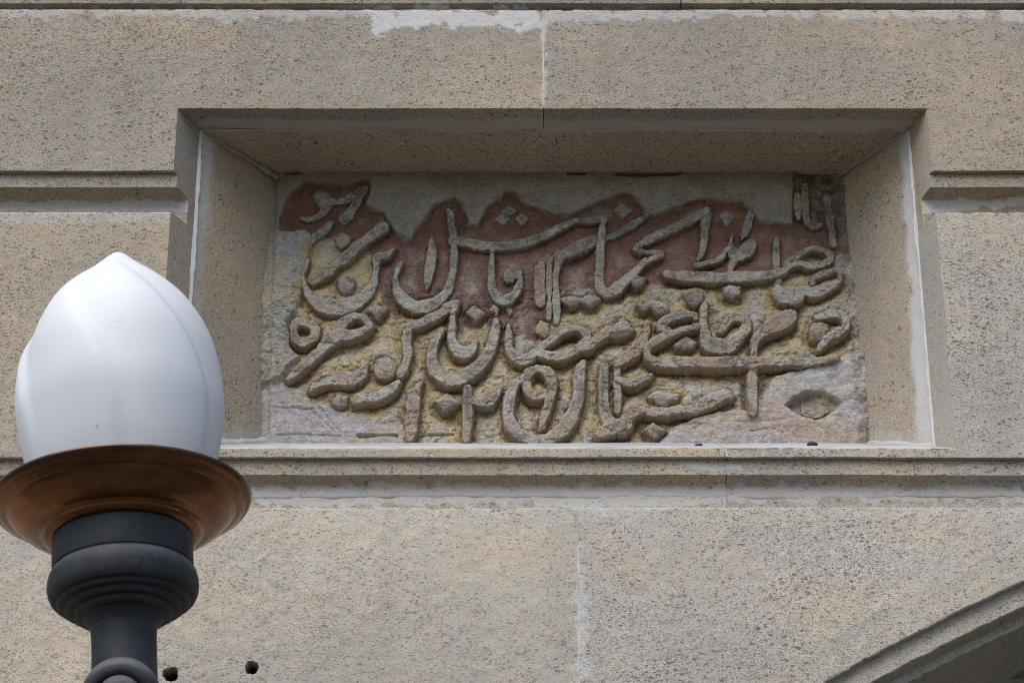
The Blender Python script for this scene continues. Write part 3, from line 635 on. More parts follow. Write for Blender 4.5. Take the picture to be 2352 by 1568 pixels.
def ground_colour(X, Z, u, v, zones=None):
    n1 = fbm(X, Z, 0.035, 5, 101); n2 = fbm(X, Z, 0.012, 4, 102); n3 = fbm(X * 0.4, Z, 0.03, 4, 103); n4 = fbm(X, Z, 0.10, 3, 104)
    pl, lm, ar, al, ey = zones if zones is not None else ground_height(X, Z, u, v)[1]
    yl = np.interp(u, [p[0] for p in REDLINE], [p[1] for p in REDLINE])
    red = sst(9, -9, v - yl + 70 * (n1 - 0.5) + 40 * (n2 - 0.5))
    oc = mix(PG['y'], PG['n'], sst(0.47, 0.62, n1 * 0.6 + n2 * 0.4)); oc = mix(oc, PG['b'], sst(0.5, 0.7, n3))
    oc = mix(oc, PG['V'] * 1.25, 0.75 * sst(0.70, 0.74, n1 * 0.55 + n2 * 0.45))
    rd = mix(PG['R'], PG['V'], sst(520, 700, v + 130 * (n4 - 0.5))); rd = mix(rd, PG['m'] * 0.95, 0.65 * sst(0.50, 0.68, n1 * 0.5 + n3 * 0.5))
    rd = mix(rd, PG['D'], 0.65 * sst(34, 4, np.abs(pl) + 40 * (n1 - 0.4)))
    rd = mix(rd, PG['y'] * 0.8, 0.7 * sst(0.66, 0.70, n2 * 0.5 + n1 * 0.5) * sst(560, 640, v))
    c = mix(oc, rd, red)
    wear = 0.75 + 0 * u
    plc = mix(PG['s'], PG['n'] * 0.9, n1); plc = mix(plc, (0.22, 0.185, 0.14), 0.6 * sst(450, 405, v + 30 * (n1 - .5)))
    f = sst(4, -4, pl + 16 * (n1 - 0.5) + 9 * (n2 - 0.5)); c = mix(c, plc, f); wear = wear * (1 - f) + 0.25 * f
    fl = sst(8, -8, poly_sd(u, v, FLOWER) + 20 * (n1 - .5)); c = mix(c, mix((0.14, 0.075, 0.045), PG['R'] * 0.9, n2), 0.85 * fl * (1 - 0.5 * sst(4, -4, pl)))
    lmc = mix((0.34, 0.33, 0.295), PG['b'], sst(0.5, 0.62, n1)); lmc = mix(lmc, (0.20, 0.20, 0.185), 0.6 * sst(0.56, 0.66, n2))
    f = sst(5, -5, lm + 14 * (n1 - 0.5)); c = mix(c, lmc, f)
    ac = mix((0.40, 0.365, 0.36), (0.42, 0.345, 0.275), sst(0.46, 0.60, n3)); ac = mix(ac, (0.42, 0.31, 0.28), 0.55 * sst(0.58, 0.66, n4 * 0.6 + n1 * 0.4)); ac = mix(ac, (0.44, 0.43, 0.40), 0.8 * sst(930, 890, v) * sst(0.3, 0.5, n1))
    ac = mix(ac, (0.26, 0.245, 0.26), 0.6 * sst(0.60, 0.68, n3 * 0.5 + n2 * 0.5))
    f = sst(5, -5, ar + 12 * (n1 - .5)); f2 = sst(8, -8, al + 12 * (n1 - .5)); ff = np.maximum(f, f2); c = mix(c, ac, ff); wear = wear * (1 - ff) + 0.5 * ff
    c = mix(c, mix(PG['y'] * 0.8, PG['d'], n2), 0.85 * sst(4, -8, ey))
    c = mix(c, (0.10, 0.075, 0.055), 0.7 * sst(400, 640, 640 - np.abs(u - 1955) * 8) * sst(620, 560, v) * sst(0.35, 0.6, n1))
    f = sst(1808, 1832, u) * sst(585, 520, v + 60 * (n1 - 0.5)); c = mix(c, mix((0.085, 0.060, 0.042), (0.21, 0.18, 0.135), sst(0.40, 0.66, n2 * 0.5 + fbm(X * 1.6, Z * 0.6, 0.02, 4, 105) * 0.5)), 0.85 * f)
    return c * (0.80 + 0.40 * n2)[..., None], wear
# ---- the raised writing: each stroke traced as a centre line with its breadth, in photo positions
#      (crop, [(x, y, breadth)...], relief height, pigment, second pigment)
ST = []
def s_(c, pts, H=0.030, a='m', b='g', name='letter'): ST.append(('s', c, pts, H, a, b, name))
def p_(c, pts, H=0.030, a='m', b='g', name='letter_dot'): ST.append(('p', c, pts, H, a, b, name))
# upper line
s_(1, [(590, 350, 110), (640, 400, 150), (650, 480, 100), (600, 550, 70), (500, 590, 70), (405, 580, 45)], 0.009, 'G', 'G')
s_(1, [(700, 420, 70), (840, 395, 80), (960, 345, 80), (1075, 262, 55), (1010, 380, 75), (930, 500, 95), (860, 590, 110)], 0.008, 'g', 'd')
p_(1, [(755, 770), (830, 708), (925, 765), (900, 830), (830, 880), (770, 840)], 0.022, 'b', 'b')
s_(1, [(700, 640, 60), (620, 720, 80), (520, 790, 70), (440, 900, 50)], 0.014, 'd', 'n')
s_(1, [(1250, 665, 125), (1140, 745, 100), (1000, 850, 95), (890, 960, 105), (760, 1060, 105), (640, 1150, 105), (515, 1235, 65)], 0.026, 'l', 'g')
s_(1, [(1385, 885, 45), (1290, 950, 75), (1195, 985, 80), (1185, 1120, 55), (1150, 1260, 85), (1050, 1395, 125), (900, 1470, 150), (740, 1490, 165), (600, 1470, 140), (490, 1380, 85), (430, 1260, 55), (425, 1150, 42), (470, 1010, 32)], 0.026, 'l', 'b')
p_(1, [(770, 1235), (800, 1175), (865, 1150), (940, 1180), (968, 1250), (940, 1320), (860, 1345), (790, 1305)], 0.034, 'd', 'd')
s_(1, [(1455, 1035, 40), (1400, 1150, 60), (1395, 1280, 80), (1450, 1400, 108), (1560, 1480, 125), (1700, 1492, 125), (1830, 1440, 105), (1930, 1330, 88), (1980, 1180, 78), (2000, 1000, 75), (2003, 850, 74), (1988, 700, 72), (1965, 560, 72), (1950, 500, 60)], 0.022, 'g', 'w')
s_(1, [(1762, 790, 20), (1768, 880, 80), (1762, 1000, 92), (1745, 1120, 88), (1725, 1250, 58), (1715, 1325, 22)], 0.020, 'g', 'b')
p_(4, [(1088, 75), (1190, -10), (1300, 60), (1200, 168)], 0.034, 'p', 'm')
for q in ([(675, 500), (760, 440), (848, 495), (760, 560)], [(605, 585), (680, 525), (752, 580), (690, 652)], [(800, 582), (880, 525), (955, 592), (880, 665)]): p_(2, q, 0.010, 'G', 'G')
s_(2, [(160, 805, 90), (350, 832, 98), (560, 860, 92), (760, 852, 95), (950, 812, 92), (1130, 742, 85), (1290, 662, 72), (1450, 592, 48)], 0.020, 'g', 'w')
s_(2, [(1480, 588, 45), (1600, 592, 66), (1700, 578, 66), (1745, 562, 60), (1720, 690, 74), (1705, 850, 82), (1698, 1000, 84), (1690, 1150, 82), (1705, 1290, 95), (1790, 1350, 110), (1870, 1300, 110), (1960, 1210, 82), (2080, 1105, 62), (2180, 1000, 44)], 0.021, 'g', 'w')
s_(2, [(1770, 782, 40), (1900, 722, 66), (2060, 632, 70), (2200, 540, 30)], 0.014, 'G', 'g')
p_(2, [(1832, 500), (1930, 412), (2040, 500), (1930, 590)], 0.007, 'k', 'd')
s_(2, [(578, 905, 45), (567, 1050, 58), (562, 1200, 70), (585, 1330, 92), (665, 1425, 108), (760, 1405, 105), (838, 1310, 80), (862, 1200, 62), (835, 1125, 95), (770, 1150, 130), (755, 1180, 120)], 0.022, 'g', 'w')
s_(2, [(1085, 1040, 70), (1072, 1120, 100), (1072, 1300, 105), (1078, 1460, 95)], 0.016, 'm', 'm')
s_(2, [(1610, 800, 110), (1490, 870, 130), (1370, 925, 110), (1280, 990, 75), (1240, 1110, 72), (1240, 1300, 74), (1245, 1500, 80), (1245, 1650, 60)], 0.022, 'm', 'g')
s_(2, [(1275, 915, 25), (1190, 1005, 42), (1168, 1150, 48), (1172, 1400, 52), (1165, 1620, 45)], 0.018, 'm', 'b')
p_(2, [(1290, 1400), (1390, 1345), (1495, 1388), (1590, 1343), (1700, 1395), (1605, 1478), (1495, 1425), (1405, 1482)], 0.034, 'p', 'l', 'letter')
p_(5, [(300, 105), (390, 22), (500, 110), (400, 195)], 0.034, 'g', 'l')
p_(5, [(525, 80), (590, 30), (650, 80), (620, 150), (550, 150)], 0.016, 'n', 'd', 'plaster_lump'); p_(5, [(715, 90), (760, 40), (800, 90), (760, 150)], 0.014, 'n', 'd', 'plaster_lump')
p_(5, [(1010, 290), (1080, 190), (1170, 230), (1175, 320), (1120, 380), (1040, 340)], 0.020, 'b', 'y', 'plaster_lump')
s_(3, [(885, 440, 70), (740, 522, 74), (600, 590, 76), (450, 660, 76), (320, 725, 70), (215, 800, 56), (330, 832, 48), (455, 842, 56), (360, 905, 58), (260, 970, 50), (205, 1040, 70), (100, 1115, 90), (30, 1190, 105)], 0.022, 'g', 'w')
s_(3, [(890, 460, 66), (872, 600, 74), (860, 750, 58), (832, 860, 46), (808, 905, 26)], 0.020, 'g', 'g')
p_(3, [(1008, 492), (1080, 448), (1152, 515), (1075, 592)], 0.010, 'g', 'g')
s_(3, [(1320, 440, 50), (1280, 550, 70), (1250, 660, 60), (1215, 720, 40)], 0.008, 'd', 'k')
s_(3, [(1130, 660, 18), (1118, 760, 50), (1150, 840, 110), (1225, 845, 125), (1290, 780, 110), (1310, 745, 80)], 0.022, 'g', 'w')
s_(3, [(1095, 790, 40), (1020, 882, 38), (900, 930, 36), (800, 950, 36)], 0.024, 'g', 'b')
s_(3, [(1165, 890, 56), (1120, 960, 50), (1110, 1040, 50)], 0.022, 'g', 'w')
s_(3, [(510, 1035, 66), (650, 1050, 88), (800, 1060, 95), (1000, 1066, 95), (1200, 1060, 95), (1400, 1050, 80), (1530, 1028, 74), (1640, 985, 58), (1750, 930, 48), (1850, 955, 58), (1950, 960, 58), (2045, 905, 58), (2062, 855, 58), (1990, 808, 46), (1880, 790, 42), (1780, 840, 44), (1725, 900, 40)], 0.027, 'g', 'w')
s_(3, [(1545, 715, 50), (1545, 850, 60), (1550, 1000, 60), (1558, 1100, 60), (1560, 1150, 60)], 0.018, 'g', 'm')
s_(3, [(1560, 1150, 70), (1600, 1225, 140), (1700, 1235, 155), (1800, 1180, 85), (1880, 1205, 100), (1990, 1170, 92), (2100, 1125, 55), (2155, 1085, 36)], 0.032, 'p', 'l')
s_(3, [(1885, 1130, 40), (1905, 1070, 45), (2020, 1020, 48), (2130, 1000, 40), (2150, 1080, 30)], 0.026, 'g', 'm')
p_(3, [(165, 1080), (230, 1032), (312, 1062), (282, 1120), (220, 1152)], 0.034, 'm', 'd')
p_(3, [(690, 1230), (780, 1170), (868, 1210), (850, 1280), (775, 1330), (700, 1290)], 0.034, 'd', 'g')
p_(3, [(1045, 1150), (1110, 1120), (1210, 1140), (1215, 1220), (1130, 1258), (1055, 1222)], 0.030, 'l', 'p')
p_(3, [(230, 1310), (370, 1258), (520, 1308), (540, 1378), (440, 1400), (370, 1335), (290, 1372)], 0.034, 'm', 'n', 'letter')
s_(3, [(1812, 220, 55), (1812, 350, 62), (1815, 480, 58), (1840, 565, 50), (1900, 602, 50), (1955, 588, 40)], 0.012, 'G', 'd')
s_(3, [(1735, 300, 60), (1740, 400, 80), (1750, 520, 40)], 0.012, 'k', 'b', 'plaster_lump')
s_(3, [(2020, 330, 60), (2040, 480, 70), (2060, 620, 60), (2080, 760, 60)], 0.013, 's', 'd', 'plaster_lump')
# lower lines
s_(4, [(435, 205, 105), (530, 262, 95), (540, 360, 88), (450, 422, 95), (352, 400, 85), (322, 310, 72), (350, 222, 85), (435, 205, 105)], 0.032, 'm', 'b')
s_(4, [(1120, 248, 70), (1020, 312, 88), (900, 345, 105), (800, 335, 120), (710, 405, 125), (620, 482, 105), (520, 582, 90), (420, 672, 78), (330, 752, 64), (262, 800, 40)], 0.034, 'l', 'p')
s_(4, [(1118, 240, 60), (1060, 175, 70), (960, 158, 85), (860, 200, 88), (790, 280, 110)], 0.032, 'm', 'l')
s_(4, [(1078, 655, 50), (1050, 730, 95), (960, 795, 118), (850, 800, 145), (720, 790, 140), (620, 825, 105), (530, 885, 58), (488, 930, 32)], 0.034, 'p', 'l')
p_(4, [(700, 1008), (790, 958), (890, 990), (882, 1058), (800, 1088), (720, 1058)], 0.030, 'l', 'm')
p_(4, [(1155, 680), (1190, 590), (1280, 558), (1370, 590), (1402, 680), (1370, 770), (1280, 800), (1190, 770)], 0.034, 'b', 'g')
s_(4, [(2030, 10, 70), (1940, 60, 95), (1800, 152, 90), (1650, 222, 88), (1540, 262, 80), (1510, 350, 88), (1508, 450, 88), (1515, 560, 86), (1490, 680, 76), (1435, 760, 66)], 0.030, 'g', 'l')
s_(4, [(1410, 845, 50), (1335, 920, 92), (1200, 980, 96), (1060, 1010, 66), (960, 1042, 44)], 0.034, 'b', 'n')
s_(4, [(1655, 840, 45), (1605, 930, 100), (1572, 1050, 122), (1562, 1200, 122), (1550, 1350, 100), (1528, 1430, 70)], 0.032, 'm', 'b')
p_(4, [(1800, 1020), (1930, 940), (2050, 1040), (1900, 1118)], 0.042, 'l', 'm')
s_(4, [(1870, 290, 62), (1800, 420, 86), (1770, 560, 96), (1790, 680, 118), (1880, 770, 138), (2000, 808, 148), (2130, 760, 130), (2250, 680, 118), (2340, 565, 108), (2400, 440, 100), (2432, 310, 92), (2440, 195, 55)], 0.034, 'g', 'w')
s_(5, [(200, 20, 50), (172, 90, 58), (160, 200, 66), (150, 310, 78), (160, 430, 90), (220, 515, 108), (300, 528, 115), (370, 478, 80), (400, 425, 45)], 0.034, 'g', 'w')
s_(5, [(740, 250, 60), (745, 380, 76), (762, 500, 88), (822, 575, 108), (905, 600, 115), (1010, 550, 92), (1090, 480, 78), (1200, 380, 78), (1320, 292, 82), (1450, 272, 80), (1548, 330, 85), (1560, 400, 82), (1480, 482, 88), (1360, 545, 96), (1200, 562, 100), (1080, 545, 90)], 0.036, 'p', 'n')
s_(5, [(1400, 540, 60), (1560, 470, 88), (1680, 375, 90), (1790, 300, 100)], 0.034, 'p', 'b')
p_(5, [(1945, 115), (2068, 282), (1960, 342), (1755, 350), (1770, 268), (1880, 190)], 0.040, 'p', 'l', 'letter')
s_(5, [(1060, 690, 72), (960, 745, 90), (930, 850, 80), (962, 945, 88), (1060, 980, 88), (1150, 950, 74)], 0.034, 'm', 'g')
s_(5, [(1040, 690, 66), (1150, 730, 96), (1200, 850, 88), (1180, 980, 86), (1150, 1100, 78), (1112, 1220, 76), (1088, 1315, 56)], 0.036, 'm', 'l')
s_(5, [(900, 780, 70), (800, 885, 90), (760, 1000, 108), (742, 1130, 108), (762, 1260, 118), (850, 1370, 118), (980, 1438, 108), (1120, 1438, 108), (1260, 1368, 128), (1380, 1230, 138), (1450, 1080, 118), (1480, 930, 100), (1482, 800, 108), (1502, 690, 86), (1532, 615, 36)], 0.036, 'm', 'l')
s_(5, [(315, 900, 74), (312, 1000, 78), (315, 1150, 94), (315, 1300, 92), (300, 1435, 76)], 0.034, 'm', 'd')
s_(5, [(335, 1020, 66), (450, 1052, 88), (560, 1030, 88), (632, 960, 58), (665, 915, 26)], 0.034, 'm', 'l')
s_(5, [(1742, 680, 82), (1735, 850, 98), (1740, 1000, 98), (1752, 1150, 108), (1802, 1265, 118), (1892, 1308, 138), (1975, 1290, 120)], 0.034, 'm', 'g')
s_(5, [(1880, 690, 54), (1882, 850, 66), (1888, 1000, 66), (1888, 1140, 56)], 0.030, 'm', 'g')
s_(6, [(-110, 1240, 90), (0, 1185, 120), (90, 1150, 110), (180, 1065, 82), (270, 1012, 74), (345, 1030, 74), (450, 1032, 88), (560, 1022, 88), (680, 1000, 78), (780, 1008, 78), (870, 960, 105), (980, 900, 105), (1080, 858, 76), (1122, 885, 45)], 0.036, 'l', 'm')
p_(6, [(340, 880), (430, 822), (540, 822), (642, 860), (600, 920), (500, 978), (420, 950)], 0.036, 'm', 'l', 'letter')
p_(6, [(292, 1192), (385, 1118), (512, 1200), (400, 1272)], 0.038, 'm', 'b')
s_(6, [(50, 720, 45), (100, 748, 58), (185, 762, 68), (290, 730, 58), (365, 688, 34)], 0.034, 'l', 'm')
s_(6, [(790, 150, 46), (760, 118, 50), (620, 132, 66), (520, 165, 74), (455, 230, 76), (520, 268, 60)], 0.032, 'p', 'g')
s_(6, [(805, 228, 52), (680, 255, 66), (560, 295, 66), (450, 345, 76), (372, 392, 68), (330, 450, 62), (350, 520, 70), (430, 560, 88), (560, 564, 92), (750, 562, 94), (950, 570, 94), (1150, 562, 94), (1350, 560, 90), (1550, 556, 85), (1750, 560, 78), (1950, 546, 72), (2110, 520, 44)], 0.038, 'g', 'p')
s_(6, [(1330, 625, 74), (1320, 750, 82), (1320, 900, 82), (1325, 1040, 76)], 0.034, 'm', 'd')
p_(6, [(590, 392), (690, 318), (792, 370), (765, 425), (690, 445), (602, 432)], 0.036, 'p', 'm')
s_(6, [(868, 20, 58), (860, 180, 72), (870, 300, 86), (910, 395, 118), (1000, 412, 138), (1100, 420, 118), (1185, 330, 98), (1262, 240, 88), (1250, 172, 76), (1150, 142, 68), (1080, 192, 66), (1028, 275, 52)], 0.034, 'g', 'p')
s_(6, [(1690, 115, 80), (1640, 150, 150), (1540, 200, 140), (1440, 262, 96), (1372, 325, 76), (1338, 400, 66), (1332, 520, 66)], 0.036, 'p', 'p')
p_(6, [(1850, 260), (1880, 190), (1950, 165), (2020, 195), (2045, 260), (2010, 340), (1940, 365), (1870, 330)], 0.036, 'd', 'p')
s_(6, [(1930, 140, 50), (2080, 108, 72), (2180, 150, 70), (2202, 232, 60), (2120, 292, 78), (2045, 332, 68), (1992, 392, 56), (1945, 450, 36)], 0.034, 'm', 'n')
s_(6, [(332, 205, 50), (312, 300, 76), (272, 390, 95), (192, 472, 106), (100, 552, 76), (28, 592, 44)], 0.034, 'p', 'm')
p_(6, [(1790, 960), (1850, 1000), (1940, 965), (2020, 1000), (2050, 1050), (1950, 1110), (1850, 1085), (1760, 1070)], 0.016, 'm', 'b', 'plaster_lump')

QS = []
for typ, c, pts, H, a, b, nm in ST:
    yt = YB - H; sc = MPP / CROPS[c][2] / 1.7415
    if typ == 's':
        mw = sum(p[2] for p in pts) / len(pts)                          # reed-pen contrast between thick and thin
        QS.append(catmull(np.array([(*at(*photo(c, x, y), yt), 0.5 * wd * sc * 1.02 * (wd / mw) ** 0.28) for x, y, wd in pts]), 5))
    else: QS.append(np.array([at(*photo(c, x, y), yt) for x, y in pts]))
def letter_distance(X, Z, reach=0.035):
    """distance on the panel from the nearest raised stroke"""
    D = np.full(X.shape, reach)
    x0, x1, z0, z1 = X[0, 0], X[0, -1], Z[-1, 0], Z[0, 0]; dx = X[0, 1] - X[0, 0]; dz = Z[0, 0] - Z[1, 0]
    for (typ, *_), Q in zip(ST, QS):
        e = reach + 0.01
        c0 = max(0, int((Q[:, 0].min() - e - x0) / dx)); c1 = min(X.shape[1], int((Q[:, 0].max() + e - x0) / dx) + 1)
        r0 = max(0, int((z1 - Q[:, 1].max() - e) / dz)); r1 = min(X.shape[0], int((z1 - Q[:, 1].min() + e) / dz) + 1)
        if c1 <= c0 or r1 <= r0: continue
        q = Q if typ == 's' else np.vstack([np.c_[Q, np.full(len(Q), 0.001)], [*Q[0], 0.001]])
        D[r0:r1, c0:c1] = np.minimum(D[r0:r1, c0:c1], line_sd(X[r0:r1, c0:c1], Z[r0:r1, c0:c1], q))
    return D
gxs = np.arange(XBL - 0.03, xat(2000, 1000, YB), 0.00175); gzs = np.arange(zsf + 0.002, ZSILL1 - 0.012, -0.00175)
GX, GZ = np.meshgrid(gxs, gzs)
GU, GV = uv_of(GX, YB + 0 * GX, GZ)
GH, zones = ground_height(GX, GZ, GU, GV)
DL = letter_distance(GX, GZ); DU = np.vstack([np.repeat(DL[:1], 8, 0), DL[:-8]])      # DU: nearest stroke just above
low = sst(560, 700, GV) * (1 - np.maximum(sst(7, -7, zones[2]), sst(9, -9, zones[3])))
nn = fbm(GX, GZ, 0.02, 4, 120)
step_ = gzs[0] - gzs[1]; inside_ = DL <= 0
up_ = np.full(GX.shape, 0.05); dn_ = np.full(GX.shape, 0.05)
for i_ in range(1, len(gzs)): up_[i_] = np.where(inside_[i_], 0, np.minimum(up_[i_ - 1] + step_, 0.05))
for i_ in range(len(gzs) - 2, -1, -1): dn_[i_] = np.where(inside_[i_], 0, np.minimum(dn_[i_ + 1] + step_, 0.05))
rise = np.where(inside_, 0.5, up_ / (up_ + dn_ + 1e-6))
def blur(a, n, ax):
    p = np.concatenate([np.repeat(np.take(a, [0], ax), n, ax), a, np.repeat(np.take(a, [-1], ax), n, ax)], ax); c_ = np.cumsum(p, ax)
    k_ = 2 * n; sl = lambda i, j: c_[i:j] if ax == 0 else c_[:, i:j]
    return (sl(k_, k_ + a.shape[ax]) - sl(0, a.shape[ax])) / k_
rise = blur(blur(blur(blur(rise, 4, 1), 4, 1), 2, 0), 2, 0)
free_ = 1 - np.maximum(np.maximum(sst(7, -7, zones[2]), sst(9, -9, zones[3])), sst(3, -3, zones[0]))
GH = GH + free_ * (0.004 + 0.019 * sst(540, 700, GV)) * rise * (0.7 + 0.6 * fbm(GX, GZ, 0.04, 3, 122))
rough_ = sst(1932, 1950, GU - (GV - 700) * 0.085) * sst(0.3, 0.55, nn)
GH = GH + 0.010 * rough_ * (fbm(GX, GZ, 0.012, 4, 123) - 0.3)
GH = GH + low * 0.0055 * (sst(0.004, 0.020, DL + 0.012 * (nn - 0.5)) - 0.4)
gc, gw = ground_colour(GX, GZ, GU, GV, zones)
shel_shade = sst(0.013, 0.001, DU + 0.014 * (nn - 0.5))                      # paint survives under the strokes; its deeper colour paints in their shadow
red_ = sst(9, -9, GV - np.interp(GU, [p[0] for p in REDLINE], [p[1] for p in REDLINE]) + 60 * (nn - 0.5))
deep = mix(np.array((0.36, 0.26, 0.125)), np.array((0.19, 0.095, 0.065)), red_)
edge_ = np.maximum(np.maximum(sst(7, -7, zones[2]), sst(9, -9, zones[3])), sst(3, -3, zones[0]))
gc = mix(gc, deep, 0.8 * shel_shade * (1 - edge_)); gw = gw * (1 - 0.7 * shel_shade)
wornf = sst(0.016, 0.030, DL + 0.02 * (fbm(GX, GZ, 0.012, 4, 121) - 0.5)) * low
gc = mix(gc, (0.40, 0.355, 0.285), 0.65 * wornf)
gc = mix(gc, mix((0.12, 0.095, 0.07), (0.33, 0.30, 0.25), fbm(GX, GZ, 0.01, 4, 124)), 0.75 * rough_)
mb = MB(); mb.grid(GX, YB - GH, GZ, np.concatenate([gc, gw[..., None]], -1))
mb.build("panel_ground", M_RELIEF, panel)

GEO = {}
ST = [(q[0], q[1], q[2], q[3] * (0.84 if q[3] > 0.012 else 1.0), *q[4:]) for q in ST]
for k, (typ, c, pts, H, a, b, nm) in enumerate(ST):
    yt = YB - H
    sc = MPP / CROPS[c][2] / 1.7415
    if typ == 's':
        P = Q = QS[k]
        lo = (P[:, :2] - P[:, 2:]).min(0); hi = (P[:, :2] + P[:, 2:]).max(0)
    else:
        Q = QS[k]; lo, hi = Q.min(0), Q.max(0)
    side = 0.0016 + 0.11 * H
    pad = side * 4 + 0.005
    xs = np.arange(lo[0] - pad, hi[0] + pad, 0.00125); zs = np.arange(hi[1] + pad, lo[1] - pad, -0.00125)
    X, Z = np.meshgrid(xs, zs)
    U, V = uv_of(X, YB + 0 * X, Z)
    d = line_sd(X, Z, Q) if typ == 's' else poly_sd(X, Z, Q) + 0.0012
    n1 = fbm(X, Z, 0.016, 4, 200 + k); n2 = fbm(X, Z, 0.005, 3, 300 + k); n3 = fbm(X, Z, 0.05, 4, 400 + k)
    d = d + 0.0040 * (n1 - 0.5) + 0.0030 * (n2 - 0.5) + 0.0018 * sst(0.60, 0.68, fbm(X, Z, 0.022, 4, 800 + k))
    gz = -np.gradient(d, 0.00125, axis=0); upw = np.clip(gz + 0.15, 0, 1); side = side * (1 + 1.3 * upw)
    t = np.clip((side - d) / side, 0, 1)
    flat = 0.985 if typ == 's' else 0.80
    prof_ = np.where(d > 0, flat * (1 - np.where(upw > 0.4, (1 - t) ** 1.6, (1 - t) ** 1.2)), flat + (1 - flat) * (1 - np.exp(np.minimum(d, 0) / (0.0012 if typ == 's' else 0.006))))
    gh, zn = ground_height(X, Z, U, V)
    wide = 0.005 * (n3 - 0.5) + 0.0028 * (n1 - 0.5) + 0.0014 * (n2 - 0.5)
    h = np.maximum(gh * 0.0, 0) + H * prof_ + wide * sst(0, 0.4, prof_)
    keep = (d < side + 0.0005) & (h > gh - 0.003)
    if not keep.any(): continue
    h = np.where(d > side - 0.0002, np.minimum(h, gh - 0.004), h)
    chip = sst(0.585, 0.625, fbm(X, Z * 1.3, 0.026, 5, 600 + k)) * sst(0.0, 0.5, prof_)
    h = h - (0.0030 * chip + 0.0012 * sst(0.9, 0.99, 1 - np.abs(2 * fbm(X, Z, 0.03, 4, 640 + k) - 1)) * sst(0, 0.4, prof_)) * (H / 0.034)
    topc = mix(PG[a], PG[b], sst(0.44, 0.56, n3 * 0.6 + n1 * 0.4))
    topc = mix(topc, PG['m' if a in 'gGw' else 'g'], 0.55 * sst(0.52, 0.64, fbm(X, Z, 0.035, 4, 700 + k)))
    topc = mix(topc, PG['b'], 0.55 * sst(0.60, 0.70, fbm(X, Z, 0.03, 4, 500 + k)))
    topc = mix(topc, PG['w'] if a in 'gGw' else PG['l'], 0.7 * sst(0.54, 0.64, fbm(X, Z * 1.5, 0.05, 4, 560 + k)))
    topc = mix(topc, PG['d'], 0.65 * sst(0.54, 0.66, fbm(X, Z, 0.016, 4, 540 + k)))
    topc = mix(topc, PG['n'] if k % 2 else PG['b'], 0.7 * chip)
    gcol, _ = ground_colour(X, Z, U, V, zn)
    sc_ = mix(mix(PG['d'] * 1.1, (0.25, 0.175, 0.090), sst(0.35, 0.6, n3) * sst(500, 640, V)), gcol, np.clip(0.22 + 0.3 * n1 + 0.5 * upw, 0, 1))  # ochre-brown side paint, with the undersides' shade put into its dark tone
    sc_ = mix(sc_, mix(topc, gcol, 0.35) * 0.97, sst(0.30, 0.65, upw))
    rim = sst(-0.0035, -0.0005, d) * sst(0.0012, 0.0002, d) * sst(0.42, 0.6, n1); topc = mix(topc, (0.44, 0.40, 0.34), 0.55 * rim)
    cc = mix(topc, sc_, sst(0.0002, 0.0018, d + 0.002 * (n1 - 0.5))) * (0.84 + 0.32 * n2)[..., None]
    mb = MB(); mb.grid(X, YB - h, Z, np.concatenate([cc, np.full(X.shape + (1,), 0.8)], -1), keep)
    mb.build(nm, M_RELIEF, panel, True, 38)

# ---- grit lying on the sill
def pebble(u, v, size, seed, label, col):
    m_ = 10; th = np.linspace(0, 2 * math.pi, 13)[:-1][None, :]; ph = np.linspace(0, math.pi, m_)[:, None]
    x0, z0 = at(u, v, 0.10)
    r = size * (0.7 + 0.6 * fbm(np.cos(th) * np.sin(ph) * 0.5 + seed, np.sin(th) * np.sin(ph) * 0.5 + np.cos(ph), 0.5, 3, seed))
    zs = ZSILL0 + (ZSILL1 - ZSILL0) * 0.10 / YB
    mb = MB(); mb.grid(x0 + r * 1.6 * np.cos(th) * np.sin(ph), 0.10 + r * np.sin(th) * np.sin(ph), zs + size * 0.35 + r * 0.75 * np.cos(ph), None, None, close=True)
    return tag(mb.build("grit", col, None), label, "grit", "bits of grit on the sill")
pebble(1605, 1023, 0.0042, 3, "flat dark chip on the sill under the second dot from the joint", M_DIRT)
pebble(1866, 1022, 0.0068, 4, "largest dark crumb of grit on the sill below the eye-shaped hollow", M_DIRT)
pebble(1763, 1024, 0.0028, 6, "tiny pale crumb on the sill between the two dark ones", plain("pale_crumb", (0.6, 0.58, 0.54)))


# ------------------------------------------------------------------ the lamp
YL = -0.62
KX = (YL - CAM[1]) / FW[1]                         # only for scale: metres per photo pixel at the lamp
dax, daz = at(280, 1160, YL)
dist = (YL - CAM[1]) * FW[1] + (daz - CAM[2]) * FW[2]
PX = dist / FPX
lamp = thing("wall_lamp", "street lamp with white swirled bud-shaped glass globe, copper dish and dark iron collar", "lamp", (dax, YL, daz))
lamp.rotation_euler = (0, rad(-4.7), 0)
def lathe(prof, mat, name, n=96, fn=None, parent=lamp, step=None, sharp=None):
    P = np.array(prof, float)
    r = P[:, 0][:, None]; z = P[:, 1][:, None]; th = np.linspace(0, 2 * math.pi, n + 1)[:-1][None, :]
    R = np.broadcast_to(r, (len(P), n)).copy()
    if fn is not None: R = R * fn(th, z)
    mb = MB(); mb.grid(R * np.cos(th) * PX, R * np.sin(th) * PX, z * PX + 0 * th, None, None, flip=True, close=True)
    return mb.build(name, mat, parent, True, sharp)
def smooth_prof(pts, n=8):
    q = catmull(np.array([(a, b, 1.0) for a, b in pts]), n); q[:, 0] = np.maximum(q[:, 0], 0.05); return [(a, b) for a, b, _ in q]
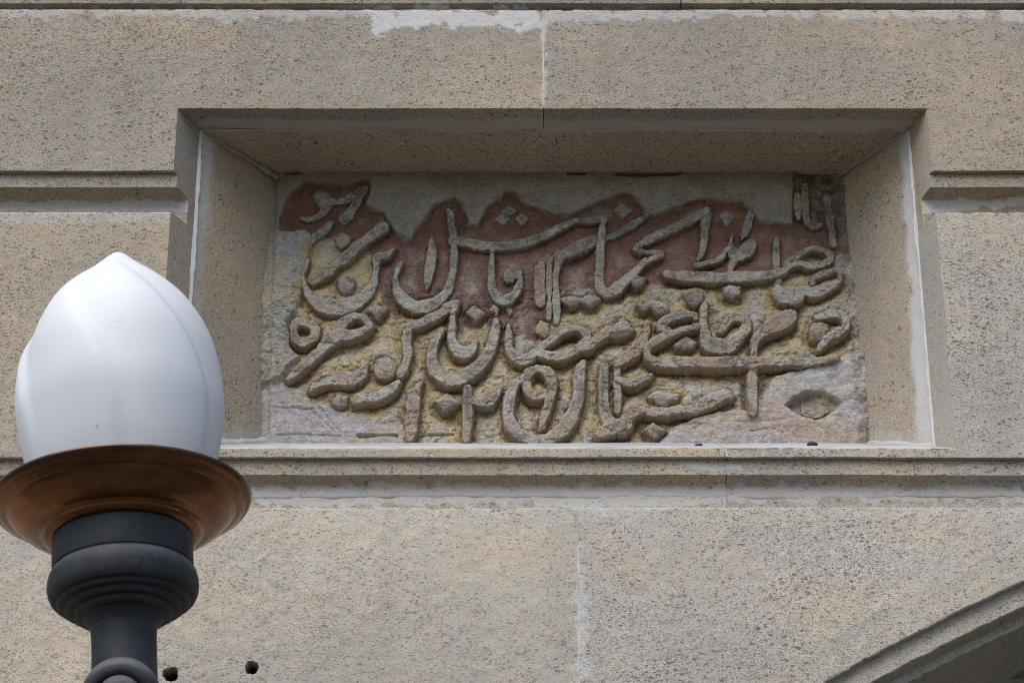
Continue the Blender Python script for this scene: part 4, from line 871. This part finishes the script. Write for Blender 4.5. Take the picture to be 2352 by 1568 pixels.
# globe: bud with six swirled petals (heights above the dish rim, in photo px)
ZT = 668.0
gp = smooth_prof([(0.3, ZT), (12, ZT - 3), (26, ZT - 14), (62, ZT - 49), (108, ZT - 91), (158, ZT - 145), (192, ZT - 200), (212, ZT - 246), (227, ZT - 297), (237, ZT - 361), (241, ZT - 427), (235, ZT - 488), (221, ZT - 561), (204, ZT - 622), (186, ZT - 677), (150, ZT - 722)], 9)
def swirl(th, z):
    s = np.clip((ZT - z) / 620.0, 0, 1)
    ph = rad(-90 + 3) + rad(72) * (1 - (1 - np.clip(s * 1.15, 0, 1)) ** 1.7) - rad(3)
    q = ((th - ph) / (2 * math.pi) * 6.0) % 1.0
    saw = np.where(q < 0.80, q / 0.80, (1 - q) / 0.20)           # slow rise, quick fall: overlapping petals
    saw = saw * saw * (3 - 2 * saw)
    amp = 0.058 * sst(0.02, 0.14, s) * (1 - 0.62 * sst(0.5, 1.0, s))
    return 1 + amp * (saw - 0.62)
lathe(gp, M_GLASS, "globe", 240, swirl)
# copper dish: shallow spun bowl with a rolled rim and raised rings underneath
dp = [(150, -88), (165, -88), (178, -80), (182, -72), (190, -66), (205, -62), (225, -52), (243, -38), (256, -24), (262, -18), (266, -17), (276, -12), (284, -6), (292, -2), (296, 3), (298, 8), (296.5, 12), (292, 12), (282, 6), (262, -10), (230, -38), (200, -52), (150, -70), (120, -70)]
lathe(smooth_prof(dp, 5), M_COPPER, "dish", 128)
# iron collar, with rings below
cp = [(140, -60), (159, -62), (160, -66), (160, -140), (160, -158), (159, -161), (156, -163), (157, -166), (162, -170), (167, -180), (170, -192), (171, -206), (169, -222), (164, -233), (160, -238), (150, -241), (149, -246), (146, -250), (132, -252), (130, -260), (126, -264), (112, -265), (110, -274), (104, -279), (92, -281), (84, -290), (78, -300), (75, -306)]
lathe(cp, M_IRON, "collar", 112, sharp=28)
npf = [(79, -292), (74.5, -310), (73, -345), (73, -400), (74, -460), (75, -520), (75, -640), (60, -660), (20, -662)]
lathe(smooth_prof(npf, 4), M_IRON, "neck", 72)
def blob(name, mat, c, r, ax=(1, 1, 1), n=40, parent=lamp):
    th = np.linspace(0, 2 * math.pi, n + 1)[:-1][None, :]; ph = np.linspace(0, math.pi, n // 2)[:, None]
    mb = MB(); mb.grid((c[0] + r * ax[0] * np.cos(th) * np.sin(ph)) * PX, (c[1] + r * ax[1] * np.sin(th) * np.sin(ph)) * PX, (c[2] + r * ax[2] * np.cos(ph)) * PX, None, None, flip=True, close=True)
    return mb.build(name, mat, parent)
def tube(name, pts, rs, mat, n=28, parent=lamp, seg=8):
    P = catmull(np.array([(a, b, 1) for a, b, _ in pts]), seg); q = catmull(np.array([(c, r, 1) for (_, _, c), r in zip(pts, rs)]), seg)
    C = np.stack([P[:, 0], P[:, 1], q[:, 0]], -1); R = q[:, 1]
    T = np.gradient(C, axis=0); T /= np.linalg.norm(T, axis=1)[:, None]
    ref = np.array([1.0, 0, 0]); B = ref - (T @ ref)[:, None] * T; B /= np.linalg.norm(B, axis=1)[:, None]; Nn = np.cross(T, B)
    th = np.linspace(0, 2 * math.pi, n + 1)[:-1]
    G = C[:, None, :] + R[:, None, None] * (np.cos(th)[None, :, None] * B[:, None, :] + np.sin(th)[None, :, None] * Nn[:, None, :])
    mb = MB(); mb.grid(G[..., 0] * PX, G[..., 1] * PX, G[..., 2] * PX, None, None, flip=True, close=True); return mb.build(name, mat, parent)
# scrolled bracket: comes from the wall, sweeps forward below the neck and curls over in front of it
wy = (0.03 - YL) / PX
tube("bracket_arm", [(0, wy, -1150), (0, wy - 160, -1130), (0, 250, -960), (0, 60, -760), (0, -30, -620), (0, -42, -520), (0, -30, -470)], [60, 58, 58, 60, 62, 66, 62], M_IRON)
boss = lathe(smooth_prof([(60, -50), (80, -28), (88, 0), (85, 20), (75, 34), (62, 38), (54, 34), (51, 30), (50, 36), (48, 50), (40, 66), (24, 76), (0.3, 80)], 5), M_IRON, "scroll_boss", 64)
boss.location = (-2 * PX, -50 * PX, -486 * PX); boss.rotation_euler = (rad(90 + 24), 0, 0)
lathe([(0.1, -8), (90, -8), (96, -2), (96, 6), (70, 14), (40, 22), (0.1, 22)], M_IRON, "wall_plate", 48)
bpy.data.objects["wall_plate"].location = (0, wy * PX, -1150 * PX); bpy.data.objects["wall_plate"].rotation_euler = (rad(90), 0, 0)
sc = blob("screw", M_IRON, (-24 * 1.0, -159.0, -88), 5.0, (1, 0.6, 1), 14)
